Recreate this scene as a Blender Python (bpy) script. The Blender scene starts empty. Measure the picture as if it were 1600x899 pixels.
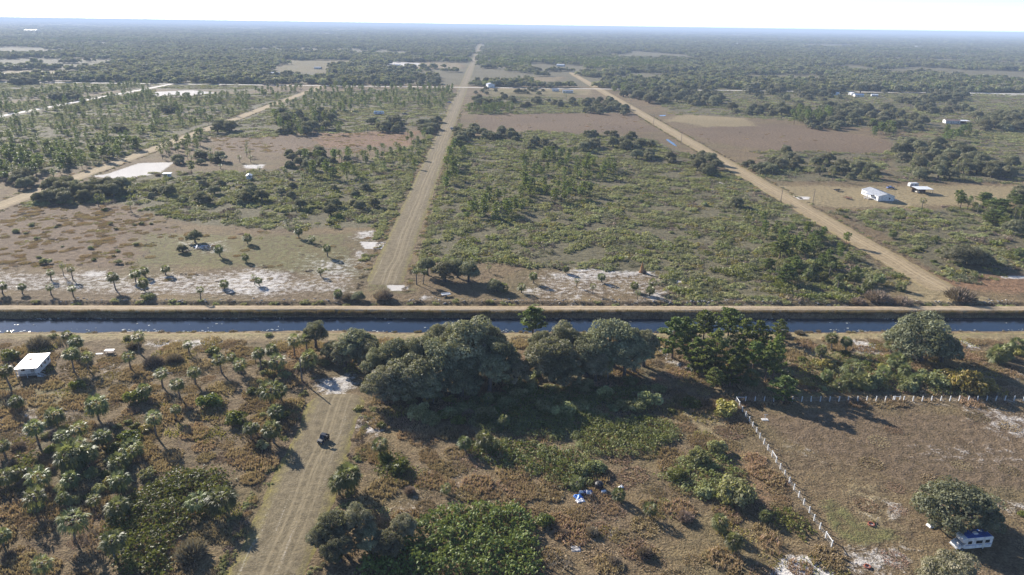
import bpy, math
import numpy as np
from math import radians, sin, cos, pi
rng = np.random.default_rng(7)
scene = bpy.context.scene
COL = scene.collection

# ------------------------------------------------------------------ camera
W, H = 1600, 899                       # size of the photograph the layout was measured on
FPX, HT = 1100.0, 91.0                 # focal length in photo pixels, flying height in metres
PITCH, YAW, ROLL = radians(20.45), radians(2.1), radians(0.85)
FW = np.array([sin(YAW) * cos(PITCH), cos(YAW) * cos(PITCH), -sin(PITCH)])
_r0 = np.array([cos(YAW), -sin(YAW), 0.0]); _u0 = np.cross(_r0, FW)
RT = _r0 * cos(ROLL) + _u0 * sin(ROLL)
UP = _u0 * cos(ROLL) - _r0 * sin(ROLL)
import mathutils
cam_d = bpy.data.cameras.new('camera'); cam = bpy.data.objects.new('camera', cam_d); COL.objects.link(cam)
cam_d.sensor_width = 36.0; cam_d.lens = 36.0 * FPX / W
cam_d.clip_start = 1.0; cam_d.clip_end = 120000.0
M = mathutils.Matrix(((RT[0], UP[0], -FW[0], 0), (RT[1], UP[1], -FW[1], 0), (RT[2], UP[2], -FW[2], HT), (0, 0, 0, 1)))
cam.matrix_world = M
scene.camera = cam

# ------------------------------------------------------------------ sky, sun, exposure
SUN_EL, SUN_AZ = radians(22.5), radians(-39.5)     # azimuth from +Y, negative to the west (-X)
world = bpy.data.worlds.new('World'); scene.world = world; world.use_nodes = True
wn = world.node_tree.nodes; wl = world.node_tree.links
sky = wn.new('ShaderNodeTexSky'); sky.sky_type = 'NISHITA'; sky.sun_disc = False
sky.sun_elevation = SUN_EL; sky.sun_rotation = SUN_AZ
sky.air_density = 0.45; sky.dust_density = 0.1; sky.ozone_density = 2.0; sky.altitude = 50
wn['Background'].inputs['Strength'].default_value = 0.112
wl.new(sky.outputs['Color'], wn['Background'].inputs['Color'])
sun_d = bpy.data.lights.new('sun', 'SUN'); sun = bpy.data.objects.new('sun', sun_d); COL.objects.link(sun)
sun_d.energy = 5.0; sun_d.angle = radians(0.53); sun_d.color = (1.0, 0.93, 0.84)
_sd = mathutils.Vector((sin(SUN_AZ) * cos(SUN_EL), cos(SUN_AZ) * cos(SUN_EL), sin(SUN_EL)))
sun.rotation_euler = _sd.to_track_quat('Z', 'Y').to_euler(); sun.location = (-400, 500, 300)
vs = scene.view_settings
vs.view_transform = 'Standard'; vs.look = 'None'; vs.gamma = 1.0; vs.use_curve_mapping = False
vs.exposure = 1.25
cy = scene.cycles
cy.max_bounces = 5; cy.diffuse_bounces = 2; cy.glossy_bounces = 2; cy.transmission_bounces = 3
cy.transparent_max_bounces = 4; cy.volume_bounces = 0; cy.caustics_reflective = False; cy.caustics_refractive = False
HAZE = True
cy.use_denoising = True; scene.render.filter_size = 1.0

# ------------------------------------------------------------------ measuring helpers
def G(px, py, z=0.0):
    """ground position (at height z) of a point measured on the photograph"""
    d = FW * FPX + RT * (px - W / 2) - UP * (py - H / 2)
    t = (z - HT) / d[2]
    return np.array((d[0] * t, d[1] * t))
def height_at(px, base_py, py):
    """height of a point seen straight above a ground position"""
    g = G(px, base_py); d = FW * FPX + RT * (px - W / 2) - UP * (py - H / 2)
    return HT + d[2] * g[1] / d[1]
def ppm(x, y, z=0.0):
    return FPX / (np.array((x, y, z - HT)) @ FW)
def proj(x, y, z):
    v = np.stack([np.asarray(x, float), np.asarray(y, float), np.asarray(z, float) - HT], -1)
    zc = v @ FW
    return W / 2 + FPX * (v @ RT) / zc, H / 2 - FPX * (v @ UP) / zc, zc

# ------------------------------------------------------------------ object helpers
def tag(o, label=None, cat=None, group=None, kind=None):
    if label: o['label'] = label
    if cat: o['category'] = cat
    if group: o['group'] = group
    if kind: o['kind'] = kind
    return o
def link(name, data, parent=None, loc=None, rz=None, sc=None):
    o = bpy.data.objects.new(name, data); COL.objects.link(o)
    if parent is not None: o.parent = parent
    if loc is not None: o.location = loc
    if rz is not None: o.rotation_euler = (0, 0, rz)
    if sc is not None: o.scale = sc if hasattr(sc, '__len__') else (sc, sc, sc)
    return o
def thing(name, label, cat, loc=(0, 0, 0), rz=0.0, group=None):
    o = link(name, None, None, loc, rz); o.empty_display_size = 0.5
    return tag(o, label, cat, group)
def np_mesh(name, verts, faces, mats, mat_idx=None, var=None, smooth=False):
    """faces: list of integer arrays, each (n, k)"""
    verts = np.asarray(verts, np.float32)
    if isinstance(faces, np.ndarray): faces = [faces]
    faces = [np.asarray(f, np.int32) for f in faces if len(f)]
    me = bpy.data.meshes.new(name)
    nl = sum(f.size for f in faces); npoly = sum(len(f) for f in faces)
    me.vertices.add(len(verts)); me.vertices.foreach_set('co', verts.ravel())
    me.loops.add(nl); me.polygons.add(npoly)
    me.loops.foreach_set('vertex_index', np.concatenate([f.ravel() for f in faces]))
    tot = np.concatenate([np.full(len(f), f.shape[1], np.int32) for f in faces])
    st = np.concatenate([[0], np.cumsum(tot)[:-1]]).astype(np.int32)
    me.polygons.foreach_set('loop_start', st)
    if mat_idx is not None: me.polygons.foreach_set('material_index', np.asarray(mat_idx, np.int32))
    for m in (mats if isinstance(mats, (list, tuple)) else [mats]): me.materials.append(m)
    if var is not None:
        a = me.attributes.new('var', 'FLOAT', 'POINT'); a.data.foreach_set('value', np.asarray(var, np.float32))
    if smooth: me.polygons.foreach_set('use_smooth', np.ones(npoly, bool))
    me.update(); me.validate()
    return me

class GB:
    """collects solid pieces into one mesh"""
    def __init__(s): s.v = []; s.f = []; s.n = 0; s.s = []
    def add(s, v, f):
        for q in f: s.f.append([i + s.n for i in q])
        s.v += [tuple(map(float, p)) for p in v]; s.n += len(v); return s
    def box(s, x0, x1, y0, y1, z0, z1):
        v = [(x0, y0, z0), (x1, y0, z0), (x1, y1, z0), (x0, y1, z0), (x0, y0, z1), (x1, y0, z1), (x1, y1, z1), (x0, y1, z1)]
        return s.add(v, [(0, 3, 2, 1), (4, 5, 6, 7), (0, 1, 5, 4), (1, 2, 6, 5), (2, 3, 7, 6), (3, 0, 4, 7)])
    def tube(s, pts, rad, n=8, cap=True):
        pts = [np.array(p, float) for p in pts]; k = len(pts)
        rad = rad if hasattr(rad, '__len__') else [rad] * k
        vv = []
        for i, p in enumerate(pts):
            t = pts[min(i + 1, k - 1)] - pts[max(i - 1, 0)]; t /= (np.linalg.norm(t) + 1e-9)
            a = np.cross(t, (0.0, 0.0, 1.0)) if abs(t[2]) < 0.9 else np.cross(t, (1.0, 0.0, 0.0))
            a /= np.linalg.norm(a); b = np.cross(t, a)
            for j in range(n):
                w = 2 * pi * j / n
                vv.append(p + rad[i] * (a * cos(w) + b * sin(w)))
        ff = []
        for i in range(k - 1):
            for j in range(n):
                j2 = (j + 1) % n
                ff.append((i * n + j, i * n + j2, (i + 1) * n + j2, (i + 1) * n + j))
        if cap:
            ff.append(tuple(range(n - 1, -1, -1))); ff.append(tuple((k - 1) * n + j for j in range(n)))
        return s.add(vv, ff)
    def prism(s, poly, axis, a, b):
        """2-D outline swept along an axis ('x','y','z') from a to b"""
        def pt(p, t):
            return {'x': (t, p[0], p[1]), 'y': (p[0], t, p[1]), 'z': (p[0], p[1], t)}[axis]
        n = len(poly); v = [pt(p, a) for p in poly] + [pt(p, b) for p in poly]
        f = [tuple(range(n - 1, -1, -1)), tuple(range(n, 2 * n))]
        f += [(i, (i + 1) % n, n + (i + 1) % n, n + i) for i in range(n)]
        return s.add(v, f)
    def mesh(s, name, mat, bevel=0.0):
        me = bpy.data.meshes.new(name); me.from_pydata(s.v, [], s.f); me.materials.append(mat)
        import bmesh
        bm = bmesh.new(); bm.from_mesh(me); bmesh.ops.recalc_face_normals(bm, faces=bm.faces)
        if bevel: bmesh.ops.bevel(bm, geom=list(bm.edges), offset=bevel, segments=2, affect='EDGES', profile=0.5)
        bm.to_mesh(me); bm.free(); return me
    def obj(s, name, mat, parent=None, bevel=0.0, loc=None, rz=None):
        return link(name, s.mesh(name, mat, bevel), parent, loc, rz)

# ------------------------------------------------------------------ materials
def new_mat(name):
    m = bpy.data.materials.new(name); m.use_nodes = True
    nt = m.node_tree; nt.nodes.clear()
    out = nt.nodes.new('ShaderNodeOutputMaterial')
    return m, nt, out
class N:
    """tiny node-graph writer"""
    def __init__(s, nt): s.nt = nt
    def node(s, t, **kw):
        n = s.nt.nodes.new(t)
        for k, v in kw.items(): setattr(n, k, v)
        return n
    def put(s, sock, v):
        if hasattr(v, 'is_output') or isinstance(v, bpy.types.NodeSocket): s.nt.links.new(v, sock)
        else:
            if sock.type == 'RGBA' and len(v) == 3: v = (*v, 1)
            sock.default_value = v
    def math(s, op, a, b=0.0, c=None, clamp=False):
        n = s.node('ShaderNodeMath', operation=op, use_clamp=clamp); s.put(n.inputs[0], a); s.put(n.inputs[1], b)
        if c is not None: s.put(n.inputs[2], c)
        return n.outputs[0]
    def mix(s, f, a, b, blend='MIX'):
        n = s.node('ShaderNodeMix', data_type='RGBA', blend_type=blend); n.clamp_factor = True
        s.put(n.inputs[0], f); s.put(n.inputs[6], a); s.put(n.inputs[7], b); return n.outputs[2]
    def noise(s, vec, scale, detail=2.0, rough=0.55, dist=0.0):
        n = s.node('ShaderNodeTexNoise'); s.put(n.inputs['Vector'], vec)
        n.inputs['Scale'].default_value = scale; n.inputs['Detail'].default_value = detail
        n.inputs['Roughness'].default_value = rough; n.inputs['Distortion'].default_value = dist
        return n.outputs['Fac']
    def step(s, x, lo, hi):
        n = s.node('ShaderNodeMapRange', interpolation_type='SMOOTHSTEP'); s.put(n.inputs[0], x)
        s.put(n.inputs[1], lo); s.put(n.inputs[2], hi); return n.outputs[0]
    def scale(s, vec, xyz):
        n = s.node('ShaderNodeVectorMath', operation='MULTIPLY'); s.put(n.inputs[0], vec); n.inputs[1].default_value = xyz
        return n.outputs[0]
def simple(name, color, rough=0.7, metal=0.0, var=0.12, nscale=1.5, spec=0.4, bump=0.0):
    m, nt, out = new_mat(name); n = N(nt)
    tc = n.node('ShaderNodeTexCoord')
    f = n.noise(tc.outputs['Object'], nscale, 4.0, 0.6)
    dark = tuple(c * (1 - 2 * var) for c in color); lite = tuple(min(1, c * (1 + var)) for c in color)
    colr = n.mix(n.step(f, 0.3, 0.7), dark, lite)
    p = n.node('ShaderNodeBsdfPrincipled'); n.put(p.inputs['Base Color'], colr)
    p.inputs['Roughness'].default_value = rough; p.inputs['Metallic'].default_value = metal
    p.inputs['Specular IOR Level'].default_value = spec
    if bump:
        b = n.node('ShaderNodeBump'); n.put(b.inputs['Height'], f); b.inputs['Strength'].default_value = bump; b.inputs['Distance'].default_value = 0.05
        nt.links.new(b.outputs[0], p.inputs['Normal'])
    nt.links.new(p.outputs[0], out.inputs['Surface']); return m
def foliage(name, c1, c2, tr=0.28, rough=0.5, spec=0.35, trc=None, vary=0.75):
    """leaves: c1..c2 by leaf, lighter or darker by plant, light shining through"""
    m, nt, out = new_mat(name); n = N(nt)
    at = n.node('ShaderNodeAttribute', attribute_name='var'); oi = n.node('ShaderNodeObjectInfo')
    base = n.mix(at.outputs['Fac'], c1, c2)
    k = n.math('MULTIPLY_ADD', oi.outputs['Random'], vary, 1.0 - vary / 2)
    hs = n.node('ShaderNodeHueSaturation'); n.put(hs.inputs['Color'], base); n.put(hs.inputs['Value'], k)
    hue = n.math('MULTIPLY_ADD', n.math('FRACT', n.math('MULTIPLY', oi.outputs['Random'], 7.31)), 0.06, 0.468)
    n.put(hs.inputs['Hue'], hue)
    p = n.node('ShaderNodeBsdfPrincipled'); n.put(p.inputs['Base Color'], hs.outputs[0])
    p.inputs['Roughness'].default_value = rough; p.inputs['Specular IOR Level'].default_value = spec
    t = n.node('ShaderNodeBsdfTranslucent')
    n.put(t.inputs['Color'], n.mix(0.6, hs.outputs[0], trc if trc else (c2[0] * 1.5, c2[1] * 1.5, c2[2] * 0.8)))
    mx = n.node('ShaderNodeMixShader'); mx.inputs[0].default_value = tr
    nt.links.new(p.outputs[0], mx.inputs[1]); nt.links.new(t.outputs[0], mx.inputs[2])
    nt.links.new(mx.outputs[0], out.inputs['Surface']); return m
MAT = dict(
    oak=foliage('oak_leaf', (0.090, 0.095, 0.056), (0.260, 0.252, 0.156), 0.25, 0.6, 0.15),
    palm=foliage('palm_leaf', (0.064, 0.082, 0.028), (0.225, 0.238, 0.105), 0.30, 0.5, 0.2),
    deadfrond=foliage('dead_palm_frond', (0.12, 0.09, 0.055), (0.24, 0.18, 0.11), 0.2),
    pine=foliage('pine_needle', (0.062, 0.090, 0.025), (0.180, 0.212, 0.068), 0.28, 0.55, 0.2),
    palmetto=foliage('palmetto_leaf', (0.062, 0.080, 0.018), (0.215, 0.230, 0.060), 0.28, 0.5, 0.2),
    myrtle=foliage('shrub_leaf', (0.115, 0.124, 0.054), (0.365, 0.368, 0.185), 0.28, 0.6, 0.15),
    yellow=foliage('yellow_shrub_leaf', (0.17, 0.155, 0.04), (0.36, 0.31, 0.09), 0.25),
    bare=foliage('bare_twig', (0.15, 0.118, 0.088), (0.34, 0.275, 0.205), 0.1, 0.8, 0.1),
    straw=foliage('dry_grass_blade', (0.165, 0.115, 0.070), (0.450, 0.340, 0.222), 0.25, 0.7, 0.1),
    reed=foliage('bank_reed', (0.12, 0.09, 0.05), (0.24, 0.19, 0.10), 0.2, 0.7, 0.1),
    bark=simple('oak_bark', (0.11, 0.09, 0.075), 0.9, var=0.3, nscale=6),
    palmbark=simple('palm_bark', (0.17, 0.145, 0.12), 0.9, var=0.3, nscale=9),
    pinebark=simple('pine_bark', (0.15, 0.10, 0.075), 0.9, var=0.3, nscale=7),
    white=simple('weathered_white_paint', (0.66, 0.66, 0.64), 0.6, var=0.14, nscale=1.2),
    roofw=simple('white_metal_roof', (0.74, 0.74, 0.73), 0.4, var=0.08, nscale=0.5),
    roofg=simple('grey_metal_roof', (0.42, 0.43, 0.44), 0.45, var=0.12, nscale=0.6),
    roofb=simple('brown_shingle_roof', (0.20, 0.14, 0.12), 0.8, var=0.2, nscale=1.0),
    roofblue=simple('blue_metal_roof', (0.16, 0.24, 0.38), 0.4, var=0.1, nscale=0.6),
    cream=simple('cream_siding', (0.60, 0.57, 0.50), 0.7, var=0.08, nscale=1.0),
    glass=simple('dark_window_glass', (0.02, 0.025, 0.03), 0.1, var=0.2, nscale=0.3, spec=0.6),
    wood=simple('weathered_wood', (0.24, 0.19, 0.15), 0.85, var=0.25, nscale=5),
    greywood=simple('grey_wood', (0.33, 0.30, 0.27), 0.85, var=0.25, nscale=5),
    darkmetal=simple('dark_painted_metal', (0.018, 0.020, 0.028), 0.35, 0.2, 0.2, 2.0),
    blackplastic=simple('black_plastic', (0.02, 0.02, 0.022), 0.5, var=0.2),
    tyre=simple('tyre_rubber', (0.02, 0.02, 0.02), 0.9, var=0.2),
    steel=simple('galvanised_steel', (0.45, 0.46, 0.47), 0.4, 0.7, 0.15, 3.0),
    rust=simple('rusty_steel', (0.20, 0.10, 0.06), 0.8, 0.2, 0.3, 3.0),
    brick=simple('red_brick', (0.38, 0.13, 0.08), 0.9, var=0.25, nscale=4),
    rvblue=simple('deep_blue', (0.03, 0.10, 0.36), 0.5, var=0.2, nscale=2),
    tarp=simple('bright_blue_tarp', (0.03, 0.17, 0.55), 0.45, var=0.25, nscale=2.5),
    whitebag=simple('white_plastic_sack', (0.75, 0.75, 0.76), 0.5, var=0.12, nscale=3),
    bluecar=simple('blue_car_paint', (0.12, 0.18, 0.42), 0.3, 0.1, 0.1),
    redtrim=simple('red_lamp_lens', (0.35, 0.02, 0.02), 0.3, var=0.1),
    lamp=simple('clear_lamp_lens', (0.7, 0.7, 0.7), 0.15, var=0.05),
    rock=simple('grey_rubble', (0.34, 0.32, 0.30), 0.9, var=0.3, nscale=1.2),
    concrete=simple('pale_concrete', (0.55, 0.53, 0.50), 0.9, var=0.12, nscale=2),
    strawpile=simple('straw_heap', (0.52, 0.36, 0.17), 0.95, var=0.25, nscale=5),
)

# ground: dry grass with sand, green, straw and brown patches by zone
def ground_material():
    m, nt, out = new_mat('dry_grass_ground'); n = N(nt)
    geo = n.node('ShaderNodeNewGeometry'); P = geo.outputs['Position']
    A = n.node('ShaderNodeAttribute', attribute_name='zone_a'); B = n.node('ShaderNodeAttribute', attribute_name='zone_b')
    sa = n.node('ShaderNodeSeparateColor'); n.put(sa.inputs[0], A.outputs['Color'])
    sb = n.node('ShaderNodeSeparateColor'); n.put(sb.inputs[0], B.outputs['Color'])
    n0 = n.noise(P, 0.012, 3.0); n1 = n.noise(P, 0.07, 4.0, 0.6); n2 = n.noise(P, 0.45, 4.0, 0.62); n3 = n.noise(P, 2.4, 4.0, 0.65)
    n4 = n.noise(n.scale(P, (0.5, 1.8, 1)), 0.9, 3.0, 0.6, 0.6)
    fine = n.math('MULTIPLY_ADD', n3, 0.6, n.math('MULTIPLY', n2, 0.4))
    n5 = n.noise(P, 0.032, 3.0, 0.6); n6 = n.noise(P, 1.1, 3.0, 0.6)
    base = n.mix(n.step(fine, 0.36, 0.64), (0.078, 0.053, 0.030), (0.275, 0.203, 0.118))
    base = n.mix(n.math('MULTIPLY', n.step(n1, 0.42, 0.66), 0.8), base, n.mix(n.step(n3, 0.35, 0.65), (0.130, 0.088, 0.042), (0.330, 0.250, 0.130)))
    base = n.mix(n.math('MULTIPLY', n.step(n5, 0.48, 0.66), 0.65), base, n.mix(n.step(fine, 0.38, 0.62), (0.085, 0.072, 0.032), (0.250, 0.200, 0.105)))
    base = n.mix(n.math('MULTIPLY', n.step(n4, 0.52, 0.72), 0.55), base, (0.150, 0.125, 0.062))
    base = n.mix(n.math('MULTIPLY', n.step(n6, 0.56, 0.68), 0.6), base, (0.075, 0.056, 0.034))
    def amount(mask, w1, w2, lo, hi):
        s = n.math('ADD', mask, n.math('ADD', n.math('MULTIPLY', n.math('SUBTRACT', n2, 0.5), w1), n.math('MULTIPLY', n.math('SUBTRACT', n3, 0.5), w2)))
        return n.math('MULTIPLY', n.step(s, lo, hi), n.step(mask, 0.02, 0.12))
    # brown-violet marsh grass
    base = n.mix(amount(sb.outputs[0], 0.6, 0.5, 0.3, 0.7), base, n.mix(n.step(fine, 0.35, 0.65), (0.090, 0.061, 0.037), (0.262, 0.190, 0.118)))
    # rust
    base = n.mix(amount(sb.outputs[2], 0.8, 0.4, 0.3, 0.7), base, n.mix(n.step(fine, 0.35, 0.65), (0.15, 0.085, 0.048), (0.33, 0.205, 0.115)))
    # straw
    base = n.mix(amount(sa.outputs[2], 0.8, 0.4, 0.3, 0.7), base, n.mix(n.step(fine, 0.35, 0.65), (0.19, 0.148, 0.078), (0.37, 0.295, 0.165)))
    # green grass
    base = n.mix(amount(sa.outputs[1], 1.0, 0.5, 0.3, 0.75), base, n.mix(n.step(fine, 0.35, 0.65), (0.095, 0.100, 0.035), (0.22, 0.205, 0.085)))
    # brush floor (leaf litter and low green growth)
    base = n.mix(amount(sb.outputs[1], 0.9, 0.6, 0.3, 0.7), base, n.mix(n.step(fine, 0.38, 0.62), (0.075, 0.068, 0.036), (0.225, 0.195, 0.115)))
    # white sand showing through
    base = n.mix(amount(sa.outputs[0], 1.5, 1.1, 0.30, 0.85), base, n.mix(n3, (0.50, 0.46, 0.41), (0.74, 0.70, 0.64)))
    hs = n.node('ShaderNodeHueSaturation'); n.put(hs.inputs['Color'], base); n.put(hs.inputs['Value'], n.math('MULTIPLY_ADD', n0, 0.6, 0.60))
    p = n.node('ShaderNodeBsdfPrincipled'); n.put(p.inputs['Base Color'], hs.outputs[0])
    p.inputs['Roughness'].default_value = 0.95; p.inputs['Specular IOR Level'].default_value = 0.112
    b = n.node('ShaderNodeBump'); n.put(b.inputs['Height'], n.math('ADD', n.math('MULTIPLY', n3, 0.5), n2))
    b.inputs['Strength'].default_value = 1.0; b.inputs['Distance'].default_value = 0.8
    nt.links.new(b.outputs[0], p.inputs['Normal']); nt.links.new(p.outputs[0], out.inputs['Surface'])
    return m
def road_material(name, c_lo, c_hi, e_lo, e_hi, edge, streak, sand=0.0):
    """mown or graded track; the long axis of the strip is its local y"""
    m, nt, out = new_mat(name); n = N(nt)
    tc = n.node('ShaderNodeTexCoord'); P = tc.outputs['Object']
    sx = n.node('ShaderNodeSeparateXYZ'); n.put(sx.inputs[0], P)
    s1 = n.noise(n.scale(P, (1.0, 0.035, 1)), 0.9, 4.0, 0.6, 0.3); n2 = n.noise(P, 0.5, 4.0, 0.6); n3 = n.noise(P, 3.0, 4.0, 0.65)
    fine = n.math('MULTIPLY_ADD', n3, 0.55, n.math('MULTIPLY', n2, 0.45))
    c = n.mix(n.step(fine, 0.36, 0.64), c_lo, c_hi)
    c = n.mix(n.math('MULTIPLY', n.step(s1, 0.42, 0.68), streak), c, c_hi)
    e = n.math('ADD', n.math('DIVIDE', n.math('ABSOLUTE', sx.outputs[0]), edge), n.math('ADD', n.math('MULTIPLY', n.math('SUBTRACT', n2, 0.5), 0.5), n.math('MULTIPLY', n.math('SUBTRACT', s1, 0.5), 0.5)))
    c = n.mix(n.math('MULTIPLY', n.step(e, 0.52, 0.98), 0.9), c, n.mix(n.step(fine, 0.35, 0.65), e_lo, e_hi))
    wob = n.math('MULTIPLY', n.math('SUBTRACT', n.noise(n.scale(P, (0.02, 0.03, 1)), 1.0, 2.0), 0.5), 3.0)
    xr = n.math('ADD', sx.outputs[0], wob)
    for off, w_, k_ in ((0.0, 0.28, 0.5), (2.4, 0.25, 0.35)):
        ax = n.math('ABSOLUTE', n.math('SUBTRACT', n.math('ABSOLUTE', n.math('SUBTRACT', xr, off)), 0.85))
        c = n.mix(n.math('MULTIPLY', n.math('SUBTRACT', 1.0, n.step(n.math('ADD', ax, n.math('MULTIPLY', n.math('SUBTRACT', n3, 0.5), 0.5)), w_ * .4, w_ * 1.5)), k_), c, tuple(min(1, q * 1.35) for q in c_hi))
    if sand:
        c = n.mix(n.math('MULTIPLY', n.step(n.math('ADD', s1, n.math('MULTIPLY', n.math('SUBTRACT', n3, 0.5), 0.6)), 0.62, 0.78), sand), c, (0.60, 0.55, 0.48))
    p = n.node('ShaderNodeBsdfPrincipled'); n.put(p.inputs['Base Color'], c); p.inputs['Roughness'].default_value = 0.95
    p.inputs['Specular IOR Level'].default_value = 0.112
    b = n.node('ShaderNodeBump'); n.put(b.inputs['Height'], n.math('ADD', n3, n2)); b.inputs['Strength'].default_value = 0.8; b.inputs['Distance'].default_value = 0.25
    nt.links.new(b.outputs[0], p.inputs['Normal']); nt.links.new(p.outputs[0], out.inputs['Surface']); return m
def water_material():
    m, nt, out = new_mat('canal_water'); n = N(nt)
    geo = n.node('ShaderNodeNewGeometry'); P = geo.outputs['Position']
    p = n.node('ShaderNodeBsdfPrincipled'); p.inputs['Base Color'].default_value = (0.014, 0.022, 0.034, 1)
    p.inputs['Roughness'].default_value = 0.03; p.inputs['IOR'].default_value = 1.333
    b = n.node('ShaderNodeBump'); n.put(b.inputs['Height'], n.math('ADD', n.noise(n.scale(P, (0.6, 1.6, 1)), 1.6, 3.0, 0.6), n.math('MULTIPLY', n.noise(P, 0.25, 2.0), 1.5)))
    b.inputs['Strength'].default_value = 0.3; b.inputs['Distance'].default_value = 0.06
    nt.links.new(b.outputs[0], p.inputs['Normal']); nt.links.new(p.outputs[0], out.inputs['Surface']); return m
GROUND = ground_material(); WATER = water_material()
ROAD = road_material('mown_grass_track', (0.110, 0.088, 0.052), (0.232, 0.188, 0.114), (0.098, 0.088, 0.020), (0.280, 0.235, 0.066), 8.2, 0.5, 0.35)
ROAD2 = road_material('straw_dirt_track', (0.19, 0.142, 0.080), (0.36, 0.280, 0.165), (0.15, 0.12, 0.045), (0.34, 0.265, 0.11), 8.0, 0.4, 0.55)
ROADW = road_material('white_shell_road', (0.50, 0.46, 0.40), (0.68, 0.64, 0.58), (0.2, 0.17, 0.09), (0.36, 0.30, 0.18), 5.0, 0.4, 0.3)
LEVEE = road_material('levee_track', (0.22, 0.165, 0.10), (0.40, 0.31, 0.20), (0.13, 0.12, 0.05), (0.27, 0.23, 0.11), 3.2, 0.4, 0.5)

# ------------------------------------------------------------------ polygons and masks
def poly_world(pts, grow=True):
    # what runs out of the photograph goes on beyond its edge
    return np.array([G(p[0] + (260 if p[0] >= 1588 else -260 if p[0] <= 6 else 0) * grow, p[1]) for p in pts])
def poly_area(p):
    q = np.roll(p, -1, 0); return 0.5 * abs(np.sum(p[:, 0] * q[:, 1] - q[:, 0] * p[:, 1]))
def inside(poly, x, y):
    r = np.zeros(x.shape, bool); n = len(poly)
    for i in range(n):
        x0, y0 = poly[i]; x1, y1 = poly[(i + 1) % n]
        c = (y0 > y) != (y1 > y)
        r ^= c & (x < (x1 - x0) * (y - y0) / (y1 - y0 + 1e-12) + x0)
    return r
def edge_dist(poly, x, y):
    d = np.full(x.shape, 1e18); n = len(poly)
    for i in range(n):
        a = poly[i]; e = poly[(i + 1) % n] - a; L = e @ e + 1e-12
        t = np.clip(((x - a[0]) * e[0] + (y - a[1]) * e[1]) / L, 0, 1)
        d = np.minimum(d, (x - a[0] - t * e[0]) ** 2 + (y - a[1] - t * e[1]) ** 2)
    return np.sqrt(d)
def soft_mask(poly, x, y, feather):
    out = np.zeros(x.shape); lo = poly.min(0) - feather; hi = poly.max(0) + feather
    k = (x > lo[0]) & (x < hi[0]) & (y > lo[1]) & (y < hi[1])
    if not k.any(): return out
    xx, yy = x[k], y[k]
    sd = edge_dist(poly, xx, yy) * np.where(inside(poly, xx, yy), 1, -1)
    out[k] = np.clip(sd / feather * 0.5 + 0.5, 0, 1); return out

X_MID, X_R, X_L, X_LL = -38.5, 171.0, -251.0, -479.0
Y_CROSS = 1125.0
WZ = -1.6                                   # water level of the canal
def canal_profile(y):
    xs = [-1e9, 190, 196, 202, 207.2, 209, 216, 218.8, 220.0, 221.0, 225.0, 226.2, 227.8, 229.5, 231.5, 1e9]
    zs = [0, 0, 0.05, -0.35, WZ, WZ - 1.2, WZ - 1.2, WZ, 0.2, 0.35, 0.35, -0.5, -0.5, 0.3, 0, 0]
    return np.interp(y, xs, zs)

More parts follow.
